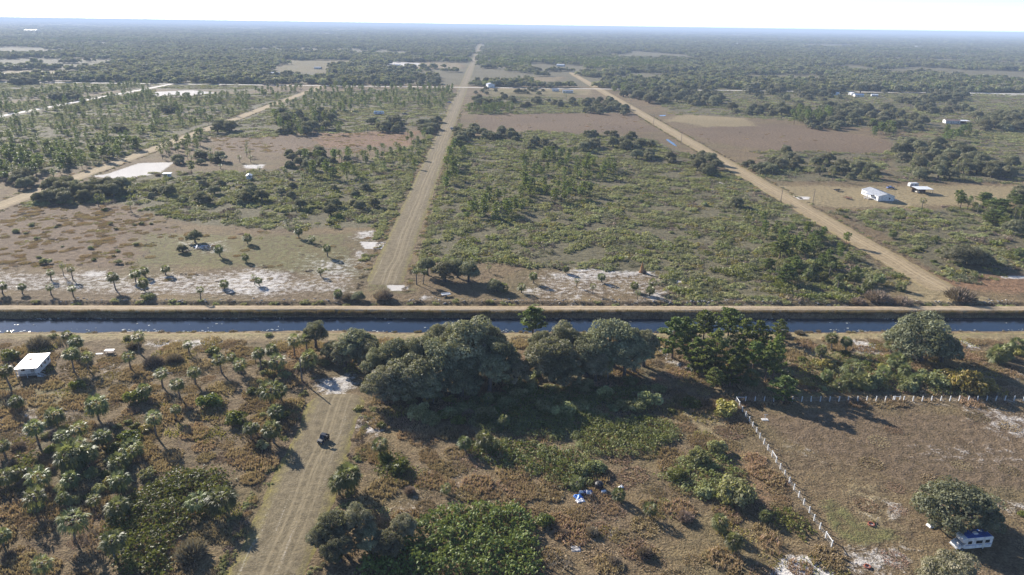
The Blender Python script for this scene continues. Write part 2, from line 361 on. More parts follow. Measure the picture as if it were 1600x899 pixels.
# ------------------------------------------------------------------ ground zones, measured as outlines on the photograph
SAND = [(.5, 3, [(0,424),(330,428),(460,432),(560,440),(560,462),(330,462),(0,455)]),   # strength, feather (m), outline
 (.62, 3, [(0,648),(40,640),(110,648),(122,660),(60,682),(0,684)]), (.72, 1.6, [(225,536),(300,531),(345,531),(330,546),(240,547)]),
 (.5, 2, [(155,570),(200,558),(192,590),(160,582)]), (.45, 3, [(84,565),(105,570),(100,590),(86,580)]),
 (.75, 1.5, [(492,592),(545,583),(554,606),(525,630),(500,618)]),
 (.8, 1.5, [(565,645),(590,650),(602,668),(585,686),(568,672)]), (.8, 1.0, [(1012,540),(1025,540),(1075,575),(1058,580),(1035,562)]),
 (.8, 1.5, [(1325,530),(1370,535),(1365,555),(1335,550)]), (.75, 1.5, [(1488,528),(1530,535),(1522,546),(1490,541)]), (.7, 2, [(1560,592),(1600,580),(1600,605)]),
 (.5, 3, [(1500,636),(1600,640),(1600,695),(1560,685),(1530,668)]), (.8, 1.2, [(1390,786),(1420,796),(1416,810),(1394,808)]),
 (.62, 2, [(1325,862),(1420,850),(1427,885),(1395,905),(1330,900)]), (1.0, 1.2, [(1195,905),(1230,868),(1262,868),(1300,886),(1305,905)]),
 (.5, 1.0, [(1330,625),(1600,627),(1600,633),(1330,631)]), (.36, 4, [(1225,680),(1290,700),(1300,725),(1235,712)]), (.45, 2, [(1345,785),(1365,780),(1360,800),(1340,800)]),
 (.45, 3, [(1430,700),(1600,705),(1600,740),(1440,720)]), (.5, 1.5, [(1540,780),(1600,790),(1600,815),(1560,800)]),
 (.5, 2, [(615,780),(650,768),(660,785),(630,800)]), (.5, 2, [(695,748),(735,760),(730,775),(700,768)]), (.4, 2, [(650,735),(700,720),(690,735),(655,745)]),
 (.4, 3, [(900,825),(950,815),(960,845),(905,850)]), (.45, 2, [(860,815),(885,820),(880,832),(862,830)]),
 (.45, 4, [(0,420),(175,421),(172,440),(0,450)]), (.78, 2, [(120,421),(172,421),(165,438),(120,434)]), (.66, 4, [(325,430),(400,420),(456,420),(456,460),(400,466),(325,460)]),
 (.4, 4, [(140,430),(320,425),(320,465),(140,455)]), (1.2, .7, [(562,378),(612,379),(609,390),(570,389)]), (.7, 2, [(545,365),(590,360),(580,378),(556,376)]), (.7, 2, [(555,390),(582,395),(577,410),(560,405)]),
 (1.1, .8, [(604,445),(640,446),(636,455),(610,454)]), (.85, 1, [(655,462),(672,462),(670,468),(656,468)]), (.5, 6, [(460,400),(580,395),(570,450),(470,450)]),
 (.6, 3, [(850,420),(1010,420),(1022,430),(945,440),(880,440),(850,432)]), (.95, 1.2, [(900,420),(1010,421),(1012,425),(905,424)]), (.42, 5, [(820,425),(1030,425),(1040,468),(830,472)]), (.7, 1.5, [(820,450),(850,448),(850,458),(824,460)]), (.7, 1.2, [(886,464),(915,462),(914,469),(888,470)]),
 (1.0, 1.2, [(1035,434),(1055,435),(1070,441),(1050,443)]), (.7, 2, [(1005,452),(1042,448),(1042,470),(1000,468)]), (.6, 1.5, [(1000,462),(1010,470),(985,476)]),
 (.45, 1.6, [(860,474),(1330,476),(1600,478),(1600,484),(1330,484),(860,480)]), (.75, 1.5, [(1050,478),(1110,478),(1110,483),(1050,482)]),
 (1.2, 2, [(135,275),(165,273),(218,255),(272,254),(250,270),(205,280),(165,278)]), (1.0, 2, [(380,258),(415,257),(410,264),(382,263)]),
 (.95, 6, [(213,143),(335,145),(332,151),(222,150)]), (1.0, 5, [(215,145),(300,141),(330,144),(250,149)]),
 (1.1, 1.0, [(1212,305),(1266,308),(1264,312),(1214,311)]), (.8, 2, [(1388,308),(1408,313),(1402,318)]), (1.2, .8, [(1562,431),(1588,433),(1585,436),(1563,434)]),
 (.8, 4, [(590,95),(660,99),(655,104),(592,103)]), (.8, 6, [(1480,143),(1560,146),(1600,148),(1600,151),(1500,149)]), (.55, 8, [(1455,136),(1530,140),(1500,145)]),
 (.5, 8, [(380,165),(430,165),(410,180)]), (.6, 3, [(315,380),(350,375),(360,395),(320,400)]), (.5, 2, [(285,370),(310,378),(300,395),(280,388)]),
 (.75, 2, [(1100,262),(1125,280),(1140,295),(1125,288)]), (.5, 10, [(0,128),(180,122),(180,127),(0,138)]), (.5, 8, [(930,128),(1060,130),(1050,134),(935,133)]),
]
GREEN = [
 (.5, 2, [(582,440),(642,440),(645,458),(578,460)]),
 (.55, 2, [(0,519),(1600,517),(1600,525),(0,526)]),
 (.56, 8, [(200,362),(560,362),(585,440),(460,430),(200,420)]), (.6, 4, [(630,440),(650,430),(640,458),(625,458)]), (.5, 10, [(740,138),(925,142),(905,156),(750,152)]),
 (.7, 10, [(1440,210),(1600,205),(1600,245),(1450,240)]), (.6, 2, [(1290,770),(1330,800),(1420,830),(1420,850),(1330,860),(1295,830),(1260,770)]), (.5, 4, [(420,104),(520,104),(515,114),(425,112)]),
 (.55, 3, [(0,590),(30,585),(30,650),(0,640)]), (.45, 4, [(20,600),(140,590),(150,640),(30,640)]), (.6, 8, [(1130,160),(1190,165),(1180,178),(1140,174)]),
 (.6, 8, [(1535,200),(1600,210),(1600,235),(1530,225)]), (.5, 8, [(430,92),(600,92),(590,110),(440,108)]), (.4, 12, [(1180,130),(1330,135),(1300,150),(1190,146)]),
 (.5, 2, [(1200,620),(1230,600),(1330,560),(1350,620),(1230,628)]), (.4, 3, [(440,690),(470,640),(480,700)]),
]
STRAW = [
 (.75, 3, [(1395,425),(1470,440),(1560,470),(1540,478),(1380,478),(1420,455)]),
 (.95, 3, [(0,518),(1600,516),(1600,530),(0,531)]), (.85, 10, [(1035,190),(1060,178),(1170,185),(1192,198),(1100,200)]), (.8, 8, [(165,200),(260,199),(245,211),(180,209)]),
 (.75, 8, [(1205,290),(1600,288),(1600,312),(1380,327),(1230,322)]), (.6, 8, [(1360,250),(1410,245),(1400,275),(1370,270)]), (.6, 6, [(1450,540),(1600,530),(1600,555),(1500,560)]),
 (.8, 12, [(0,110),(125,111),(125,119),(0,122)]), (.7, 12, [(1510,150),(1600,155),(1600,170),(1540,166)]), (.6, 10, [(760,134),(930,138),(925,150),(760,146)]), (.5, 10, [(590,97),(722,98),(725,108),(600,108)]),
 (.6, 6, [(40,600),(160,595),(150,635),(30,640)]), (.55, 2, [(960,620),(1150,625),(1140,690),(1040,690)]), (.5, 2, [(1200,540),(1340,545),(1340,620),(1240,622)]), (.5, 5, [(1300,740),(1420,760),(1420,850),(1310,830)]),
 (.6, 10, [(250,195),(340,190),(300,215),(260,215)]), (.5, 10, [(820,120),(880,120),(880,128),(820,128)]), (.7, 8, [(755,122),(790,122),(790,132),(755,132)]),
 (.6, 12, [(1440,165),(1600,185),(1600,200),(1450,180)]), (.5, 6, [(560,170),(690,172),(690,182),(560,182)]), (.5, 6, [(1580,250),(1600,250),(1600,290),(1580,290)]),
]
BROWN = [
 (.85, 8, [(0,345),(60,322),(200,322),(270,352),(288,356),(205,416),(0,417)]), (.8, 8, [(330,215),(640,206),(652,222),(560,240),(400,240),(330,236)]), (.95, 10, [(738,178),(990,178),(1022,206),(880,210),(738,202)]),
 (.95, 10, [(1040,200),(1240,195),(1390,220),(1402,243),(1330,250),(1130,226)]), (.5, 6, [(1330,350),(1500,340),(1480,380),(1400,385)]), (.6, 4, [(1030,415),(1120,395),(1110,430),(1050,432)]),
 (.6, 3, [(1150,640),(1600,640),(1600,780),(1420,760),(1250,700)]), (.5, 5, [(440,600),(520,640),(490,760),(420,760)]), (.5, 8, [(0,240),(150,225),(180,205),(40,230)]), (.5, 6, [(500,170),(700,172),(690,190),(510,185)]),
]
RUST = [
 (.8, 5, [(722,236),(805,234),(805,272),(730,264)]), (.7, 6, [(1440,415),(1600,420),(1600,462),(1480,456)]), (.6, 5, [(480,208),(660,204),(645,228),(500,232)]), (.6, 6, [(790,395),(880,410),(860,418),(790,412)]),
 (.5, 5, [(460,395),(520,360),(540,395),(480,410)]), (.5, 6, [(340,355),(400,360),(390,385),(350,380)]), (.6, 12, [(1540,152),(1600,155),(1600,168),(1560,166)]), (.5, 8, [(850,324),(920,322),(930,345),(850,345)]),
 (.45, 3, [(800,500),(830,520),(850,600),(800,600)]), (.5, 4, [(1100,690),(1180,700),(1250,790),(1180,790),(1120,740)]), (.4, 8, [(0,520),(100,535),(90,560),(0,555)]),
]
BRUSH = [(.8, 8, [(0,186),(232,141),(240,152),(0,210)]), (.7, 8, [(0,150),(240,126),(420,127),(400,146),(240,140),(0,178)]),
 (.8, 6, [(20,328),(60,312),(240,272),(420,265),(600,248),(672,212),(618,357),(400,357),(285,348),(200,320),(60,320)]),
 (.8, 6, [(712,214),(830,205),(1020,218),(1180,292),(1425,445),(1330,472),(1050,470),(1010,428),(860,418),(690,408),(648,400),(690,290)]),
 (.7, 6, [(1300,328),(1600,322),(1600,412),(1480,440),(1380,372)]), (.8, 10, [(0,205),(230,152),(700,137),(705,190),(560,208),(330,214),(240,234),(100,270),(0,305)]),
 (.7, 10, [(0,135),(240,125),(230,137),(0,180)]), (.7, 10, [(740,150),(925,155),(985,178),(740,178)]), (.7, 10, [(960,130),(1600,130),(1600,205),(1390,205),(1250,190),(1060,178)]),
 (.8, 8, [(1180,235),(1400,240),(1380,285),(1200,285)]), (.8, 8, [(1395,215),(1590,230),(1590,285),(1390,285)]), (.6, 3, [(555,560),(1030,560),(1050,700),(900,710),(700,640)]),
 (.6, 3, [(1040,520),(1200,520),(1230,610),(1080,600)]), (.6, 3, [(1280,560),(1480,560),(1550,620),(1300,620)]), (.5, 3, [(30,660),(230,660),(230,760),(60,800)]),
]
def build_ground():
    def axis(segs):
        out = [segs[0][0]]
        for a, b, st in segs:
            n = max(1, int(round((b - a) / st))); out += list(a + (b - a) * np.arange(1, n + 1) / n)
        return np.array(out)
    ys = axis([(-3000, -200, 700), (-200, 80, 20), (80, 198, 1.2), (198, 232, 0.85), (232, 440, 1.5), (440, 760, 3.2), (760, 1300, 7), (1300, 2600, 26), (2600, 6000, 170), (6000, 60000, 3000)])
    xp = axis([(0, 150, 1.25), (150, 260, 2.2), (260, 520, 5), (520, 1100, 11), (1100, 3000, 70), (3000, 9000, 500), (9000, 60000, 5000)])
    xs = np.concatenate([-xp[:0:-1], xp])
    X, Y = np.meshgrid(xs, ys); nx, ny = len(xs), len(ys)
    x, y = X.ravel(), Y.ravel()
    wob = .45 * np.sin(x / 7.3 + 1.7 * np.sin(x / 19)) + .3 * np.sin(x / 2.9 + 2 * np.sin(x / 11)) + .5 * np.sin(x / 41)
    z = canal_profile(y + np.where((y > 197) & (y < 221), wob * np.clip((y - 197) / 6, 0, 1) * np.where(y > 214, .7, 1), 0))
    near = (y > 60) & (y < 2500)
    za = np.zeros((len(x), 4)); zb = np.zeros((len(x), 4)); za[:, 3] = zb[:, 3] = 1
    xn, yn = x[near], y[near]
    # outlines of patches wander instead of running straight
    def wav(u, v, p): return np.sin(u * 0.9 + 1.7 * np.sin(v * 0.7 + p)) + 0.6 * np.sin(v * 2.1 + 1.3 * np.sin(u * 1.7 - p) + p)
    amp = np.clip(yn / 160.0, 0.6, 6.0); L = np.clip(yn / 30.0, 4, 40)
    L = np.where(yn < 235, 5.0, np.where(yn < 600, 11.0, 30.0)); amp = L * 0.16
    amp = np.where((yn > 194) & (yn < 222), 0.4, amp)
    xn, yn = xn + amp * wav(xn / L, yn / L, 0.3) + amp * .4 * wav(xn / L * 3.1, yn / L * 3.1, 1.9), yn + amp * wav(yn / L, xn / L, 2.2) + amp * .4 * wav(yn / L * 2.9, xn / L * 2.9, 4.0)
    def put(arr, ch, lst):
        acc = np.zeros(len(xn))
        for st, fe, pts in lst:
            acc = np.maximum(acc, st * (soft_mask(poly_world(pts), x[near], y[near], fe * .5) if st >= 1 else soft_mask(poly_world(pts), xn, yn, fe)))
        arr[near, ch] = np.maximum(arr[near, ch], acc)
    put(za, 0, [(a, b * 1.7, c) for a, b, c in SAND]); put(za, 1, GREEN); put(za, 2, STRAW); put(zb, 0, BROWN); put(zb, 1, BRUSH); put(zb, 2, RUST)
    # beyond the cross road the floor is woodland with clearings
    far = np.clip((y - 1130) / 60, 0, 1) * 0.75
    for c in (za[:, 2], za[:, 1]): far = far * (1 - np.clip(c * 1.3, 0, 1))
    zb[:, 1] = np.maximum(zb[:, 1], far)
    i = np.arange(nx * ny).reshape(ny, nx)
    q = np.stack([i[:-1, :-1], i[:-1, 1:], i[1:, 1:], i[1:, :-1]], -1).reshape(-1, 4)
    me = np_mesh('ground', np.stack([x, y, z], 1), q, GROUND, smooth=True)
    for nm, arr in (('zone_a', za), ('zone_b', zb)):
        a = me.attributes.new(nm, 'FLOAT_COLOR', 'POINT'); a.data.foreach_set('color', arr.astype(np.float32).ravel())
    return tag(link('ground', me), kind='structure')
build_ground()

def strip(name, mat, x, y0, y1, half, z=0.12, drop=0.05, along='y', label=None):
    """a track: ragged edged strip, slightly crowned, its edges dipping under the grass"""
    ys = [y0]
    while ys[-1] < y1:
        t = abs(ys[-1]) if along == 'y' else 600
        ys.append(ys[-1] + (1.5 if t < 300 else 3.5 if t < 600 else 9 if t < 1400 else 45))
    ys = np.array(ys); cols = np.linspace(-1, 1, 15); r = np.random.default_rng(int(abs(x)) + int(y0) % 97)
    def wob(n):
        k = r.normal(size=n + 12); a = np.convolve(k, np.ones(3) / 3, 'same'); b = np.convolve(r.normal(size=n + 12), np.ones(12) / 12, 'same')
        return (a * 0.45 + b * 1.1)[6:6 + n]
    wl_, wr_ = wob(len(ys)) * 0.8, wob(len(ys)) * 0.8
    end = np.clip(np.minimum(ys - y0, y1 - ys) / 5.0, 0.0, 1) ** 0.5
    V = []
    for i, yy in enumerate(ys):
        hl = (half + wl_[i]) * (0.55 + 0.45 * end[i]); hr = (half + wr_[i]) * (0.55 + 0.45 * end[i])
        for c in cols:
            zz = z - (z + drop) * abs(c) ** 5 - (z + 0.05) * (1 - min(1, end[i] * 3))
            V.append(((hl if c < 0 else hr) * c, yy, zz))
    n = len(cols); i = np.arange(len(ys) * n).reshape(len(ys), n)
    q = np.stack([i[:-1, :-1], i[:-1, 1:], i[1:, 1:], i[1:, :-1]], -1).reshape(-1, 4)
    me = np_mesh(name, V, q, mat, smooth=True)
    o = link(name, me, None, (x, 0, 0) if along == 'y' else (0, x, 0), 0 if along == 'y' else -pi / 2)
    if label: o['label'] = label
    return tag(o, kind='structure')
strip('grass_track', ROAD, X_MID, 70, 164, 7.6, label='mown grass track running up to the sandy turning patch')
strip('grass_road', ROAD, X_MID, 246, 9000, 7.6, label='long straight mown road running from the canal to the horizon')
strip('dirt_road', ROAD2, X_R, 240, 1500, 7.2, label='straw coloured dirt road passing the white house')
strip('dirt_road', ROAD2, X_L, 235, 1118, 6.0, label='pale dirt road cutting through pine flatwoods')
strip('shell_road', ROADW, X_LL, 660, 1121, 6.0, label='bright white shell road through pine flatwoods')
strip('cross_road', ROADW, Y_CROSS, -750, 1500, 5.0, along='x', z=0.18, label='white road crossing behind the far houses')
o = strip('canal_levee', LEVEE, 222.6, -400, 400, 2.6, along='x', z=0.55, drop=0.0, label='narrow tan track on the canal bank')
# canal water
me = np_mesh('canal_water', [(-500, 205, WZ), (500, 205, WZ), (500, 220.0, WZ), (-500, 220.0, WZ)], np.array([[0, 1, 2, 3]]), WATER)
tag(link('canal_water', me), 'blue water of the straight canal', kind='structure')
def puddle(name, pts, label):
    p = poly_world(pts); r = np.random.default_rng(3); V = [(a, b, 0.05) for a, b in p]
    me = np_mesh(name, V, [np.array([list(range(len(V)))])], WATER); tag(link(name, me), label, kind='structure')
puddle('ditch_water', [(1040,218),(1044,218),(1053,224),(1058,229),(1054,228),(1046,223)], 'pale blue water standing in the roadside ditch')
puddle('pond_water', [(1030,180.6),(1040,180),(1040,181.4),(1031,181.8)], 'small pale pool beside the straw road')

# ------------------------------------------------------------------ plant shapes
def unit(v): return v / (np.linalg.norm(v, axis=-1, keepdims=True) + 1e-9)
def rand_dirs(r, n): return unit(r.normal(size=(n, 3)))
def cards(r, c, nrm, size, aspect=0.55):
    """leaf-clump blades: one lozenge each"""
    n = len(c); t = unit(np.cross(nrm, rand_dirs(r, n))); b = np.cross(nrm, t)
    s = (size * np.ones(n))[:, None]
    k = r.normal(size=(n, 1)) * 0.18 * s
    v = np.stack([c + t * s, c + b * s * aspect + nrm * k, c - t * s, c - b * s * aspect + nrm * k], 1).reshape(-1, 3)
    return v, np.arange(4 * n).reshape(n, 4)
def crown_pts(r, lobes, per, squash=0.8, low=-0.35):
    """points spread over the skins of many lobes: uneven outline, gaps, clumps"""
    C, Nn, V = [], [], []
    for (c, rad) in lobes:
        d = rand_dirs(r, per); d = d[d[:, 2] > low]
        rr = rad * (0.72 + 0.34 * r.random(len(d)) ** 0.7)
        p = np.array(c) + d * rr[:, None] * np.array((1, 1, squash))
        C.append(p); Nn.append(unit(d + r.normal(size=d.shape) * 0.55)); V.append(np.clip(0.5 + 0.32 * r.normal() + 0.22 * r.normal(size=len(d)), 0, 1))
    return np.concatenate(C), np.concatenate(Nn), np.concatenate(V)
def oak_lobes(r, n, flat=0.62):
    L = [((0, 0, 0.02), 0.55)]
    for i in range(9):
        a = i * 2.4; q = 0.12 + 0.3 * r.random(); L.append(((q * cos(a), q * sin(a), flat * (0.45 + 0.3 * r.random())), 0.2 + 0.1 * r.random()))
    for i in range(n):
        a = 2 * pi * (i + r.random() * 0.8) / n * 2.618; e = r.random()
        rad = 0.10 + 0.17 * r.random(); q = (1.02 - rad) * (0.35 + 0.55 * math.sqrt(r.random()))
        zz = flat * (1 - (q / 0.85) ** 2 * 0.8) * (0.25 + 0.75 * e) - 0.12 - (0.3 * r.random() if q > 0.4 else 0)
        L.append(((q * cos(a), q * sin(a), zz), rad))
    return L
def oak_crown(name, seed, lobes, per, leaf, mat, flat=0.62):
    r = np.random.default_rng(seed); c, nn, v = crown_pts(r, oak_lobes(r, lobes, flat), per)
    k = c[:, 2] > -0.62; c, nn, v = c[k], nn[k], v[k]
    V, F = cards(r, c, nn, leaf * (0.6 + 0.8 * r.random(len(c))), 0.62)
    return np_mesh(name, V, F, mat, var=np.repeat(v, 4))
def fan(r, o, d, pet, L, droop, seg, spread, V, F, var, vv, wid=0.10):
    """one costapalmate leaf: a stalk and a fan of narrow drooping blades"""
    d = d / np.linalg.norm(d); s = np.cross(d, (0, 0, 1.0)); ns = np.linalg.norm(s)
    s = s / ns if ns > 1e-3 else np.array((1.0, 0, 0)); u = np.cross(s, d)
    roll = r.normal() * 0.35; s2 = s * cos(roll) + u * sin(roll); u2 = u * cos(roll) - s * sin(roll)
    c = o + d * pet + np.array((0, 0, -droop * pet * 0.25))
    for k in range(seg):
        a = (k / (seg - 1) - 0.5) * spread + r.normal() * 0.06
        e = d * cos(a) + s2 * sin(a) - u2 * 0.25 * abs(sin(a)); l = L * (0.8 + 0.25 * r.random()) * (1 - 0.18 * abs(a))
        m = c + e * l * 0.55; tip = c + e * l + np.array((0, 0, -droop * l * (0.35 + 0.4 * r.random())))
        w = np.cross(e, u2); w = w / (np.linalg.norm(w) + 1e-9) * L * wid
        b = len(V); V += [c, m + w, tip, m - w]; F.append((b, b + 1, b + 2, b + 3)); var += [vv] * 4
def palm_crown(name, seed, leaves, seg, mat):
    """round head of a cabbage palm, radius about 1.9 m, centred on the growing point"""
    r = np.random.default_rng(seed); V, F, var = [], [], []
    for i in range(leaves):
        e = math.asin(np.clip(-0.72 + 1.68 * (i + 0.5) / leaves, -1, 1)); a = i * 2.39996 + r.normal() * 0.2
        d = np.array((cos(a) * cos(e), sin(a) * cos(e), sin(e))); d += r.normal(size=3) * 0.10
        fan(r, np.array((0, 0, -0.15)), d, 0.85 + 0.15 * r.random(), 0.90 + 0.2 * r.random(), 0.45 + 0.5 * (1 - max(e, 0)), seg, 3.2, V, F, var, float(np.clip(0.25 + 0.45 * (e + 0.8) / 2.2 + r.normal() * 0.25, 0, 1)), 0.075)  # upper fans lighter, lower ones darker: top light painted into the leaf tint
    return np_mesh(name, np.array(V), np.array(F), mat, var=np.array(var))
def palm_skirt(name, seed):
    r = np.random.default_rng(seed); V, F, var = [], [], []
    for i in range(9):
        a = i * 2.39996; e = -0.95 - 0.35 * r.random()
        d = np.array((cos(a) * cos(e), sin(a) * cos(e), sin(e)))
        fan(r, np.array((0, 0, -0.2)), d, 0.45, 0.85, 0.5, 4, 1.4, V, F, var, r.random(), 0.12)
    return np_mesh(name, np.array(V), np.array(F), MAT['deadfrond'], var=np.array(var))
def needles(r, cs, size, blades, V, F, var):
    for c in cs:
        vv = float(np.clip(0.5 + r.normal() * 0.25, 0, 1)); s = size * (0.7 + 0.6 * r.random())
        D = rand_dirs(r, blades); D[:, 2] = np.abs(D[:, 2]) * 0.8 - 0.15
        for d in D:
            d = d / np.linalg.norm(d); w = np.cross(d, rand_dirs(r, 1)[0]); w = w / (np.linalg.norm(w) + 1e-9) * s * 0.26
            b = len(V); V += [c, c + d * s * 0.6 + w, c + d * s, c + d * s * 0.6 - w]; F.append((b, b + 1, b + 2, b + 3)); var += [vv] * 4
def pine_crown(name, seed, tufts, blades, size, shape, mat):
    """crown of an 8 m slash pine with 2.2 m reach; shape 'young' is full to the ground, 'tall' sits high"""
    r = np.random.default_rng(seed); V, F, var = [], [], []; cs = []
    lo, hi = (0.9, 7.8) if shape == 'young' else (3.2, 8.0)
    nb = 26
    limb = GB()
    for i in range(nb):
        t = (i + r.random()) / nb; z = lo + (hi - lo) * t
        if shape == 'young': reach = 2.2 * max(0.12, math.sin(pi * min(1, 0.2 + 0.8 * t)) ** 0.75) * (0.7 + 0.4 * r.random())
        else: reach = 2.2 * math.sin(pi * min(1, 0.16 + 0.84 * t)) ** 0.6 * (0.6 + 0.5 * r.random())
        a = i * 2.4 + r.random() * 0.6; rise = 0.22 + 0.25 * r.random()
        k = max(2, int(tufts / nb * (0.5 + reach / 2.0)))
        for j in range(k):
            q = (0.35 + 0.65 * (j + r.random()) / k) * reach; aa = a + r.normal() * 0.22
            cs.append(np.array((cos(aa) * q, sin(aa) * q, min(z + q * rise + r.normal() * 0.12, 8.0))))
    needles(r, cs, size, blades, V, F, var)
    return np_mesh(name, np.array(V), np.array(F), mat, var=np.array(var))
def shrub_crown(name, seed, lobes, per, leaf, mat, tall=0.75):
    """bush of unit radius standing on z=0"""
    r = np.random.default_rng(seed); L = [((0, 0, 0.32 * tall), 0.55)]
    for i in range(lobes):
        a = r.random() * 2 * pi; rad = 0.22 + 0.16 * r.random(); q = (0.95 - rad) * math.sqrt(r.random())
        L.append(((q * cos(a), q * sin(a), tall * (0.28 + 0.55 * r.random() * (1 - (q / 0.9) ** 2))), rad))
    c, nn, v = crown_pts(r, L, per, 0.85, -0.5); k = c[:, 2] > 0.0; c, nn, v = c[k], nn[k], v[k]
    V, F = cards(r, c, nn, leaf * (0.6 + 0.8 * r.random(len(c))), 0.55)
    return np_mesh(name, V, F, mat, var=np.repeat(v, 4))
def twig_crown(name, seed, n, mat, tall=0.8):
    """leafless bush: many thin upright twigs"""
    r = np.random.default_rng(seed); V, F, var = [], [], []
    for i in range(n):
        a = r.random() * 2 * pi; q = math.sqrt(r.random()); d = np.array((cos(a) * q * 0.9, sin(a) * q * 0.9, tall * (1.05 - 0.55 * q * q) * (0.6 + 0.5 * r.random())))
        o = np.array((cos(a) * q * 0.35, sin(a) * q * 0.35, 0.05)) + r.normal(size=3) * 0.05; o[2] = 0.02; w = np.cross(d, rand_dirs(r, 1)[0]); w = w / (np.linalg.norm(w) + 1e-9) * 0.03
        m = o + (d - o) * 0.6 + r.normal(size=3) * 0.06; b = len(V)
        V += [o, m + w, d, m - w]; F.append((b, b + 1, b + 2, b + 3)); var += [r.random()] * 4
    return np_mesh(name, np.array(V), np.array(F), mat, var=np.array(var))
def palmetto_geo(r, pts, size=1.0, hgt=0.75, seg=6):
    """many saw palmetto leaves at the given ground points"""
    V, F, var = [], [], []
    for (x, y) in pts:
        a = r.random() * 2 * pi; e = 0.15 + 1.1 * r.random(); d = np.array((cos(a) * cos(e), sin(a) * cos(e), sin(e)))
        fan(r, np.array((x, y, hgt * (0.25 + 0.5 * r.random()))), d, 0.35 * size, 0.62 * size, 0.25, seg, 3.0, V, F, var, float(np.clip(0.45 + r.normal() * 0.28, 0, 1)), 0.17)
    return np.array(V), np.array(F), np.array(var)
def trunk_mesh(name, mat, kind):
    g = GB()
    if kind == 'palm': g.tube([(0, 0, -0.03), (0.02, 0, 0.05), (-0.015, 0.015, 0.5), (0, 0, 1.0)], [0.25, 0.19, 0.16, 0.18], 8)
    elif kind == 'pine':
        g.tube([(0, 0, -0.1), (0.03, 0, 2), (-0.03, 0.03, 5), (0, 0, 7.7)], [0.17, 0.13, 0.08, 0.02], 7)
        for i in range(7):
            a = i * 2.4; z = 2.6 + i * 0.65; g.tube([(0, 0, z), (cos(a) * 1.2, sin(a) * 1.2, z + 0.45)], [0.05, 0.02], 5)
    else:
        g.tube([(0, 0, -0.02), (0, 0, 0.1), (0.02, 0.01, 0.45)], [0.16, 0.105, 0.09], 8)
        for i in range(6):
            a = i * 2 * pi / 6 + 0.4; g.tube([(0.02, 0.01, 0.38), (cos(a) * 0.28, sin(a) * 0.28, 0.72), (cos(a) * 0.62, sin(a) * 0.62, 1.02)], [0.06, 0.045, 0.018], 6)
    return g.mesh(name, mat)
OAKS = [oak_crown('live_oak_crown', 11 + i, 58, 360, 0.030, MAT['oak'], 0.55 + 0.1 * (i % 3)) for i in range(4)]
OAKM = [oak_crown('oak_crown_small', 31 + i, 24, 90, 0.075, MAT['oak'], 0.6) for i in range(3)]
PALMS = [palm_crown('palm_head', 51 + i, 52 + 6 * i, 10, MAT['palm']) for i in range(3)]
PALMS += [palm_crown('ragged_palm_head', 56, 30, 9, MAT['palm']), palm_crown('open_palm_head', 57, 36, 8, MAT['palm'])]
PALMM = [palm_crown('palm_head_small', 61 + i, 26, 6, MAT['palm']) for i in range(2)]
SKIRT = palm_skirt('palm_skirt', 5)
PINEY = [pine_crown('young_pine_crown', 71 + i, 210, 10, 0.46, 'young', MAT['pine']) for i in range(2)]
PINET = [pine_crown('tall_pine_crown', 76 + i, 150, 10, 0.48, 'tall', MAT['pine']) for i in range(2)]
PINEM = [pine_crown('pine_crown_small', 81 + i, 42, 5, 0.95, 'young' if i else 'tall', MAT['pine']) for i in range(2)]
SHRUB = [shrub_crown('shrub_foliage', 91 + i, 14, 110, 0.085, MAT['myrtle'], 0.7 + 0.12 * i) for i in range(3)]
SHRUBG = [shrub_crown('green_shrub_foliage', 95 + i, 14, 100, 0.09, MAT['palmetto'], 0.75) for i in range(2)]
SHRUBY = [shrub_crown('yellow_shrub_foliage', 98, 14, 90, 0.08, MAT['yellow'], 0.6)]
TWIG = [twig_crown('bare_twigs', 101 + i, 420, MAT['bare']) for i in range(2)]
T_PALM = trunk_mesh('palm_trunk', MAT['palmbark'], 'palm'); T_PINE = trunk_mesh('pine_trunk', MAT['pinebark'], 'pine'); T_OAK = trunk_mesh('oak_trunk', MAT['bark'], 'oak')
g = GB()
for i in range(6): g.tube([(0, 0, -0.05), (cos(i * 1.05) * 0.25, sin(i * 1.05) * 0.25, 0.45)], [0.05, 0.02], 5)
T_STEM = g.mesh('shrub_stem', MAT['bark'])

def merged(name, parts):
    """one mesh from (mesh, offset, scale) pieces, keeping materials and leaf colour"""
    V, F, mi, va, mats, n = [], [], [], [], [], 0
    for me, off, sc in parts:
        k = len(me.vertices); co = np.zeros(k * 3, np.float32); me.vertices.foreach_get('co', co)
        co = co.reshape(-1, 3) * np.array(sc) + np.array(off)
        va_ = np.full(k, 0.5, np.float32)
        if 'var' in me.attributes: me.attributes['var'].data.foreach_get('value', va_)
        if me.materials[0] not in mats: mats.append(me.materials[0])
        idx = mats.index(me.materials[0])
        for p in me.polygons: F.append([i + n for i in p.vertices]); mi.append(idx)
        V.append(co); va.append(va_); n += k
    me = bpy.data.meshes.new(name); me.from_pydata(np.concatenate(V).tolist(), [], F)
    for m in mats: me.materials.append(m)
    me.polygons.foreach_set('material_index', np.array(mi, np.int32))
    a = me.attributes.new('var', 'FLOAT', 'POINT'); a.data.foreach_set('value', np.concatenate(va)); return me
